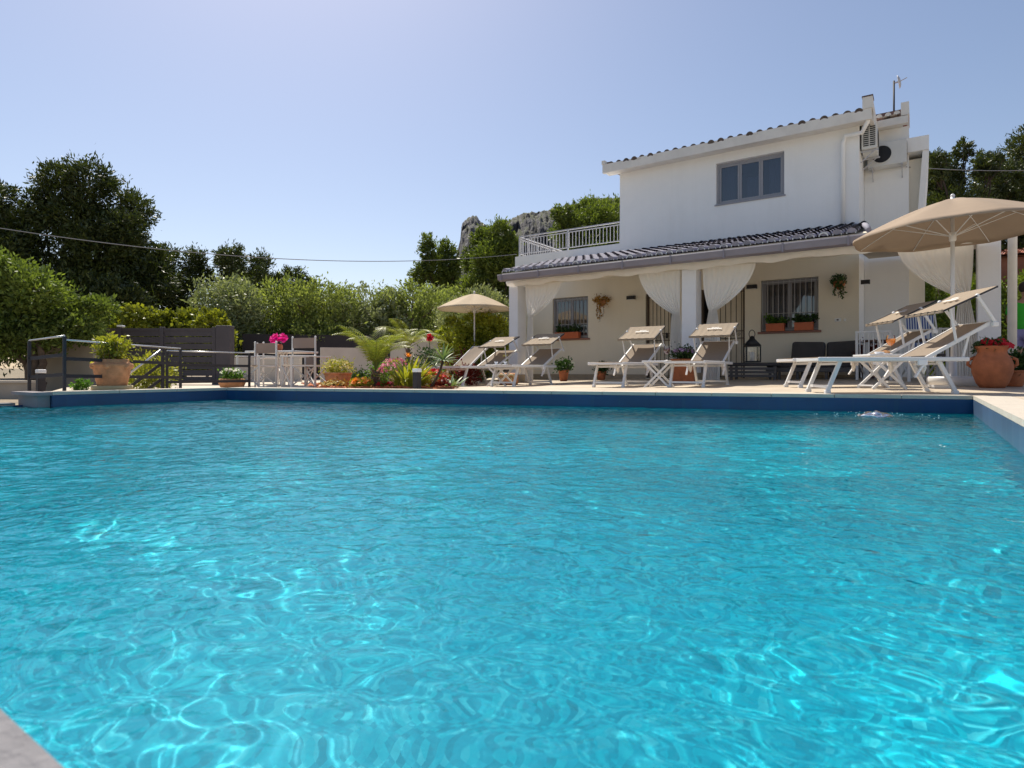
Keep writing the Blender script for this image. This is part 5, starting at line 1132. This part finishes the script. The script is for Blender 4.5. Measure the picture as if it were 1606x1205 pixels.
# strelitzia clump with orange bloom
x, y, z = LP(642, 9.7); o = thing('strelitzia_plant', 'dense strap leaved clump with one orange bloom in the bed', 'plant', (x, y, z)); f = MB()
for k in range(75): a = q.random()*6.28; r = q.random()*.22; blade(f, (r*math.cos(a), r*.6*math.sin(a), 0), a+q.uniform(-.4, .4), q.uniform(.36, .66), .06, q.uniform(.85, 1.5), q.uniform(.4, 1.5))
f.build('leaves', M['leafy'], o, False); c_ = Vector(WS(640, 560, 9.7))-Vector((x, y, z)); b = MB()
for k in range(14): blade(b, c_, k*2.4, .085, .022, q.uniform(.1, 1.5), .3, 4)
b.build('bloom', M['peto'], o, False); MB().tube([(c_.x*.8, c_.y, 0), (c_.x, c_.y, c_.z)], .007, 5).build('stem', M['leafg'], o)
x, y, z = LP(705, 10.3); o = thing('strelitzia_plant', 'strap leaved clump between yucca and first lounger', 'plant', (x, y, z)); f = MB()
for k in range(30): a = q.random()*6.28; r = q.random()*.16; blade(f, (r*math.cos(a), r*math.sin(a), 0), a+q.uniform(-.4, .4), q.uniform(.2, .34), .045, q.uniform(.5, 1.3), q.uniform(.4, 1.2))
f.build('leaves', M['agave'], o, False)
# rose bush
x, y, z = LP(672, 12.6); o = thing('rose_bush', 'rose bush with a single deep red bloom on top', 'rose bush', (x, y, z)); s_ = MB(); stems(s_, 18, .75, .32, q, r=.009); s_.build('stems', M['bark'], o)
leafball(o, 900, (0, 0, .55), .36, .26, .05, M['leafd'], 83, fill=.1); b = MB(); c_ = Vector(WS(674, 530, 12.5))-Vector((x, y, z))
for k in range(26): a = q.random()*6.28; e = q.uniform(-1, 1.5); flower(b, (c_.x+.05*math.cos(a)*math.cos(e), c_.y+.05*math.sin(a)*math.cos(e), c_.z+.05*math.sin(e)), .05, q)
b.build('bloom', M['petr'], o, False); MB().tube([(c_.x*.5, c_.y*.5, .4), (c_.x, c_.y, c_.z-.03)], .006, 5).build('stem', M['leafd'], o)
# geraniums and low bed flowers
for i, (px, s, h, m, lab, rr) in enumerate(((612, 11.6, .42, 'petk', 'pink geranium mound behind the young palm', .28), (600, 10.0, .10, 'petr', 'low red flowers at the foot of the young palm', .10), (611, 10.2, .10, 'petk', 'low pink flowers right of the red ones', .07), (625, 10.9, .22, 'petk', 'salmon flowering plant left of the strap leaves', .16))):
    x, y, z = LP(px, s); o = thing('flowering_plant', lab, 'flowers', (x, y, z)); leafball(o, int(500*rr/.1), (0, 0, h*.5), rr, h*.5, .05, M['leafg'], 90+i); bouquet(o, int(170*rr)+30, (0, 0, h*.5), rr, h*.62, .038, M[m], 95+i, top=.3)
for i, (px, s, n_, L_, m, lab) in enumerate(((577, 10.0, 16, .17, 'agave', 'small pale agave left of the young palm'), (556, 10.6, 18, .16, 'amber', 'small orange leaved rosette near the clay pot'), (545, 11.6, 22, .22, 'leafy', 'yellow green rosette beside the daisy pot'), (752, 15.5, 26, .75, 'agave', 'large grey agave behind the small parasol pole'), (722, 15.0, 20, .6, 'agave', 'grey agave behind the first lounger backrest'))):
    x, y, z = LP(px, s); o = thing('agave_plant', lab, 'agave', (x, y, z)); f = MB()
    for k in range(n_): blade(f, (0, 0, .02), k*2.39996, L_*q.uniform(.8, 1.1), L_*.16, q.uniform(.3, 1.4), q.uniform(0, .5))
    f.build('leaves', M[m], o, False)
for i, (px, s, r, h, lab) in enumerate(((732, 12.8, .30, .42, 'dark red leafed plant between the first two loungers'), (722, 14.5, .35, .75, 'taller dark red shrub behind the first lounger'), (690, 10.2, .16, .14, 'low red groundcover at the yucca foot'))):
    x, y, z = LP(px, s); o = thing('red_shrub', lab, 'shrub', (x, y, z)); leafball(o, int(3800*r), (0, 0, h*.5), r, h*.5, .06, M['redleaf'], 110+i, fill=.2); s_ = MB(); stems(s_, 8, h*.8, r*.6, q); s_.build('stems', M['bark'], o)
# filler greenery at the back of the bed
for i, (px, s, r, h, lab) in enumerate(((560, 13.6, .35, .30, 'low green bush before the pale sloping wall'), (602, 13.0, .30, .55, 'green bush behind the young palm'), (655, 11.6, .32, .42, 'green bush behind the orange bloom'), (700, 13.5, .30, .4, 'green bush behind the yucca head'))):
    x, y, z = LP(px, s); o = thing('garden_shrub', lab, 'shrub', (x, y, z)); leafball(o, int(5000*r), (0, 0, h*.5), r, h*.5, .05, M['leafg' if i % 2 else 'leafd'], 120+i, fill=.3); s_ = MB(); stems(s_, 8, h*.7, r*.6, q); s_.build('stems', M['bark'], o)
for i, (px, s, r, h, mm, pm, lab) in enumerate(((524, 10.4, .20, .12, 'amber', 'pety', 'amber low plant in front of the daisy pot'), (566, 9.9, .17, .16, 'leafy', 'peto', 'orange flowered low plant left of the palm base'), (634, 10.4, .22, .26, 'leafy', 'pety', 'yellow flowered mound beneath the orange bloom'), (658, 10.0, .20, .30, 'leafy', 'peto', 'orange flecked yellow green plant by the bollard'), (618, 12.4, .30, .55, 'leafy', 'petk', 'tall yellow green shrub with pink flecks between both palms'), (684, 11.2, .22, .30, 'amber', 'petr', 'amber and red leafed plant behind the yucca'))):
    x, y, z = LP(px, s); o = thing('flowering_plant', lab, 'flowers', (x, y, z)); leafball(o, int(4200*r), (0, 0, h*.5), r, h*.5, .05, M[mm], 180+i, fill=.2); bouquet(o, int(200*r)+20, (0, 0, h*.5), r, h*.6, .04, M[pm], 190+i, top=.2)
# garden stump planter with spirals
x, y, z = LP(797, 12.4); o = thing('clay_planter', 'brown clay planter with two coiled scrolls before the pillar', 'planter', (x, y, z), R(12))
MB().bbox((-.2, -.12, 0), (.2, .12, .25), .06, None, 4).build('pot_body', M['terrapale'], o)
for sx in (-.11, .11): MB().tube([(sx+(.09-.0075*k)*math.cos(k*.7), -.135, .14+(.09-.0075*k)*math.sin(k*.7)) for k in range(12)], .018, 8).build('scroll', M['saucer'], o)
# porch pots
def pot(label, px, Y, r, h, m, fol, seed, lr, lh, fm=None, fn=0, sq=False, lsize=.06):
    x = at(px, Y); z = gz(x, Y); o = thing('flower_pot', label, 'flower pot', (x, Y, z), R(10))
    if sq: MB().bbox((-r, -r, 0), (r, r, h*.9), .02).bbox((-r-.02, -r-.02, h*.88), (r+.02, r+.02, h), .012).build('pot_body', m, o)
    else: MB().lathe(pot_prof(r, h), (0, 0, 0), 28).build('pot_body', m, o)
    leafball(o, int(900*lr/.2), (0, 0, h+lh*.7), lr, lh, lsize, M[fol], seed); s_ = MB(); stems(s_, 9, lh*1.2, lr*.6, random.Random(seed), (0, 0, h*.85)); s_.build('stems', M['leafd'], o)
    if fm: bouquet(o, fn, (0, 0, h+lh*.6), lr, lh*1.1, .035, M[fm], seed+1, top=.5)
    return o
pot('small terracotta pot with dark leaves right of left window lounger', 884, 12.9, .125, .27, M['terra'], 'leafd', 130, .20, .14)
pot('small terracotta pot with leafy plant against the porch wall', 943, 13.6, .12, .22, M['terra'], 'leafd', 131, .17, .13)
pot('tall square terracotta pot of lilac flowers at middle pillar', 1073, 11.1, .20, .46, M['terra'], 'leafd', 132, .26, .11, 'petl', 70, True, .05)
x = at(1556, 9.9); Yp_ = 9.9; z = gz(x, Yp_); o = thing('terracotta_urn', 'large round terracotta urn of red flowers by right pillar', 'urn', (x, Yp_, z))
MB().lathe([(.13, 0), (.17, .06), (.215, .20), (.22, .30), (.195, .38), (.155, .44), (.155, .48), (.18, .52), (.18, .54), (.16, .54), (.15, .50), (.001, .48)], (0, 0, 0), 36).build('pot_body', M['terra'], o)
for sx in (-1, 1): MB().tube([(sx*.20, 0, .26), (sx*.25, 0, .30), (sx*.245, 0, .36), (sx*.17, 0, .40)], .02, 8).build('handle', M['terra'], o)
leafball(o, 420, (0, 0, .54), .18, .07, .06, M['leafd'], 140); bouquet(o, 42, (.02, 0, .52), .17, .10, .05, M['petr'], 141, top=.1)
pot('dark clay pot half hidden right of the large urn', 1590, 10.4, .13, .22, M['terra'], 'leafd', 142, .16, .14)
pot('clay pot with dark red foliage at the villa corner', 1362, 14.1, .15, .34, mat('plum_glazed_clay', (.12, .05, .06), .5), 'redleaf', 143, .26, .22)
# window boxes
def wbox(label, px0, px1, zb, seed, fol='leafd', fm=None):
    x0, x1 = at(px0, YW), at(px1, YW); L_ = x1-x0; o = thing('window_box', label, 'window box', (x0, YW-.035, zb), 0, 'orange window boxes on the sills')
    MB().prism([(0, -.07, .002), (0, .06, .002), (0, .08, .15), (0, -.09, .15)], (L_, 0, 0)).box((-.01, -.10, .151), (L_+.01, .082, .172)).build('box', M['orange'], o)
    q_ = np.random.RandomState(seed); C, O = crown_pts(q_, [(L_*u, 0, .24+.03*math.sin(u*9), .11, .09, .10) for u in np.linspace(.12, .88, 4)], 520, .3, 12, .2); V, F = leaves(q_, C, None, .06, .6, .3, .8, O); fastmesh('foliage', V, F, M[fol], o)
wbox('orange window box with dark plants on the left window', 874, 910, 1.155, 150); wbox('orange window box, left one on the wide window', 1203, 1231, 1.155, 151, 'leafg'); wbox('orange window box, right one on the wide window', 1247, 1276, 1.155, 152)
# hanging wall baskets
def wallplant(label, px, py, m, mp, r, seed, drop):
    p = WY(px, py, YW); o = thing('wall_planter', label, 'hanging planter', (p.x, YW, p.z)); MB().lathe([(.03, -.10), (.10, -.03), (.13, .07), (.12, .07), (.001, .05)], (0, 0, 0), 18, sy=.8).build('pot_body', mp, o).location = (0, -.12, 0)
    leafball(o, 420, (0, -.15, .08), r, .11, .06, m, seed, aspect=.4); q_ = random.Random(seed); t = MB(); C = []
    for k in range(7):
        a = q_.uniform(-.1, .12); l = drop*q_.uniform(.5, 1); pts = [(a*.6, -.2, .02), (a, -.24, -l*.4), (a+q_.uniform(-.03, .05), -.22, -l)]; t.tube(pts, .004, 4, False)
        for j in range(16): f_ = j/15; pp = Vector(pts[0]).lerp(Vector(pts[1]), f_*2) if f_ < .5 else Vector(pts[1]).lerp(Vector(pts[2]), f_*2-1); C.append(pp+Vector((q_.uniform(-.03, .03), q_.uniform(-.03, .03), 0)))
    t.build('stems', M['bark'], o, False); qq = np.random.RandomState(seed); V, F = leaves(qq, np.array([list(c) for c in C]), None, .055, .6, -.3); fastmesh('trailing_leaves', V, F, m, o)
wallplant('amber trailing wall planter right of the left window', 947, 476, M['amber'], M['terrapale'], .20, 160, .52); wallplant('dark trailing wall planter right of the wide window', 1317, 448, M['leafd'], M['terra'], .17, 161, .36)
# ---------------------------------------------------------------- person at the right edge
def person(px, s):
    x, y = PS(px, s); z = gz(x, y); o = thing('person', 'person in bright green t-shirt and lavender shorts at right edge', 'person', (x, y, z), R(150))
    V = [(0,0,.80),(0,.02,.95),(0,.02,1.10),(0,.01,1.23),(0,-.01,1.31),(0,-.03,1.37),(0,-.045,1.45),(0,-.045,1.52),
         (.10,0,.77),(.11,-.01,.42),(.11,.02,.08),(.11,-.10,.03),(-.10,0,.77),(-.12,.03,.42),(-.13,.05,.08),(-.13,-.07,.03),
         (.17,.01,1.23),(.24,-.03,1.0),(.22,-.16,.82),(.215,-.20,.76),(-.17,.01,1.23),(-.25,0,1.0),(-.23,-.14,.82),(-.225,-.18,.76)]
    E = [(0,1),(1,2),(2,3),(3,4),(4,5),(5,6),(6,7),(0,8),(8,9),(9,10),(10,11),(0,12),(12,13),(13,14),(14,15),(3,16),(16,17),(17,18),(18,19),(3,20),(20,21),(21,22),(22,23)]
    Rr = [(.14,.10),(.125,.09),(.145,.10),(.12,.085),(.055,.055),(.05,.055),(.078,.095),(.07,.085),(.085,.09),(.058,.058),(.038,.04),(.035,.03),(.085,.09),(.058,.058),(.038,.04),(.035,.03),(.06,.06),(.04,.04),(.028,.028),(.034,.018),(.06,.06),(.04,.04),(.028,.028),(.034,.018)]
    for i0, sx in ((19, 1), (23, -1)):   # fingers and thumb
        bx, by, bz = V[i0]
        for k in range(5):
            off = (-.024+.016*k) if k < 4 else 0; L_ = (.055, .07, .075, .065)[k] if k < 4 else .05
            b0 = (bx+off, by-.02, bz-.03) if k < 4 else (bx-sx*.035, by-.02, bz-.005)
            b1 = (bx+off*1.1, by-.035, bz-.03-L_*.6) if k < 4 else (bx-sx*.045, by-.045, bz-.03)
            b2 = (bx+off*1.1, by-.05+0*k, bz-.03-L_) if k < 4 else (bx-sx*.042, by-.06, bz-.05)
            n0 = len(V); V += [b0, b1, b2]; E += [(i0, n0), (n0, n0+1), (n0+1, n0+2)]; Rr += [(.010, .010), (.009, .009), (.007, .007)]
    def skin(name, Vx, Ex, Rx_, m, par, sub_=2):
        me = bpy.data.meshes.new(name); me.from_pydata(Vx, Ex, []); ob = bpy.data.objects.new(name, me); link(ob); ob.parent = par
        md = ob.modifiers.new('Skin', 'SKIN'); md.use_smooth_shade = True; me.skin_vertices[0].data[0].use_root = True
        for i, r in enumerate(Rx_): me.skin_vertices[0].data[i].radius = r
        sb = ob.modifiers.new('Subsurf', 'SUBSURF'); sb.levels = sub_; sb.render_levels = sub_; me.materials.append(m); return ob
    skin('body', V, E, Rr, M['skin'], o)
    skin('t_shirt', [(0,0,.80),(0,.02,.95),(0,.02,1.10),(0,.01,1.24),(0,0,1.285),(.17,.01,1.24),(.225,-.01,1.07),(-.17,.01,1.24),(-.235,.01,1.07)], [(0,1),(1,2),(2,3),(3,4),(3,5),(5,6),(3,7),(7,8)], [(.165,.13),(.15,.115),(.165,.12),(.135,.10),(.065,.06),(.078,.078),(.066,.066),(.078,.078),(.066,.066)], M['tgreen'], o)
    skin('shorts', [(0,0,.84),(.10,0,.77),(.115,-.005,.50),(-.10,0,.77),(-.12,.02,.50)], [(0,1),(1,2),(0,3),(3,4)], [(.15,.12),(.105,.11),(.09,.09),(.105,.11),(.09,.09)], M['lav'], o)
    h = MB(); h.ball((0, -.03, 1.515), .10, 10, 1.05); h.build('hair', M['hair'], o)
    for sx in (-1, 1):
        MB().ball((sx*.030, -.128, 1.478), .010, 6).build('eye', M['porcelain'], o); MB().ball((sx*.084, -.04, 1.47), .02, 6).build('ear', M['skin'], o)
    MB().ball((0, -.142, 1.455), .014, 6).build('nose', M['skin'], o); MB().ball((0, -.130, 1.425), .016, 6, .4).build('mouth', mat('lips', (.35, .12, .10), .5), o)
person(1608, 9.6)
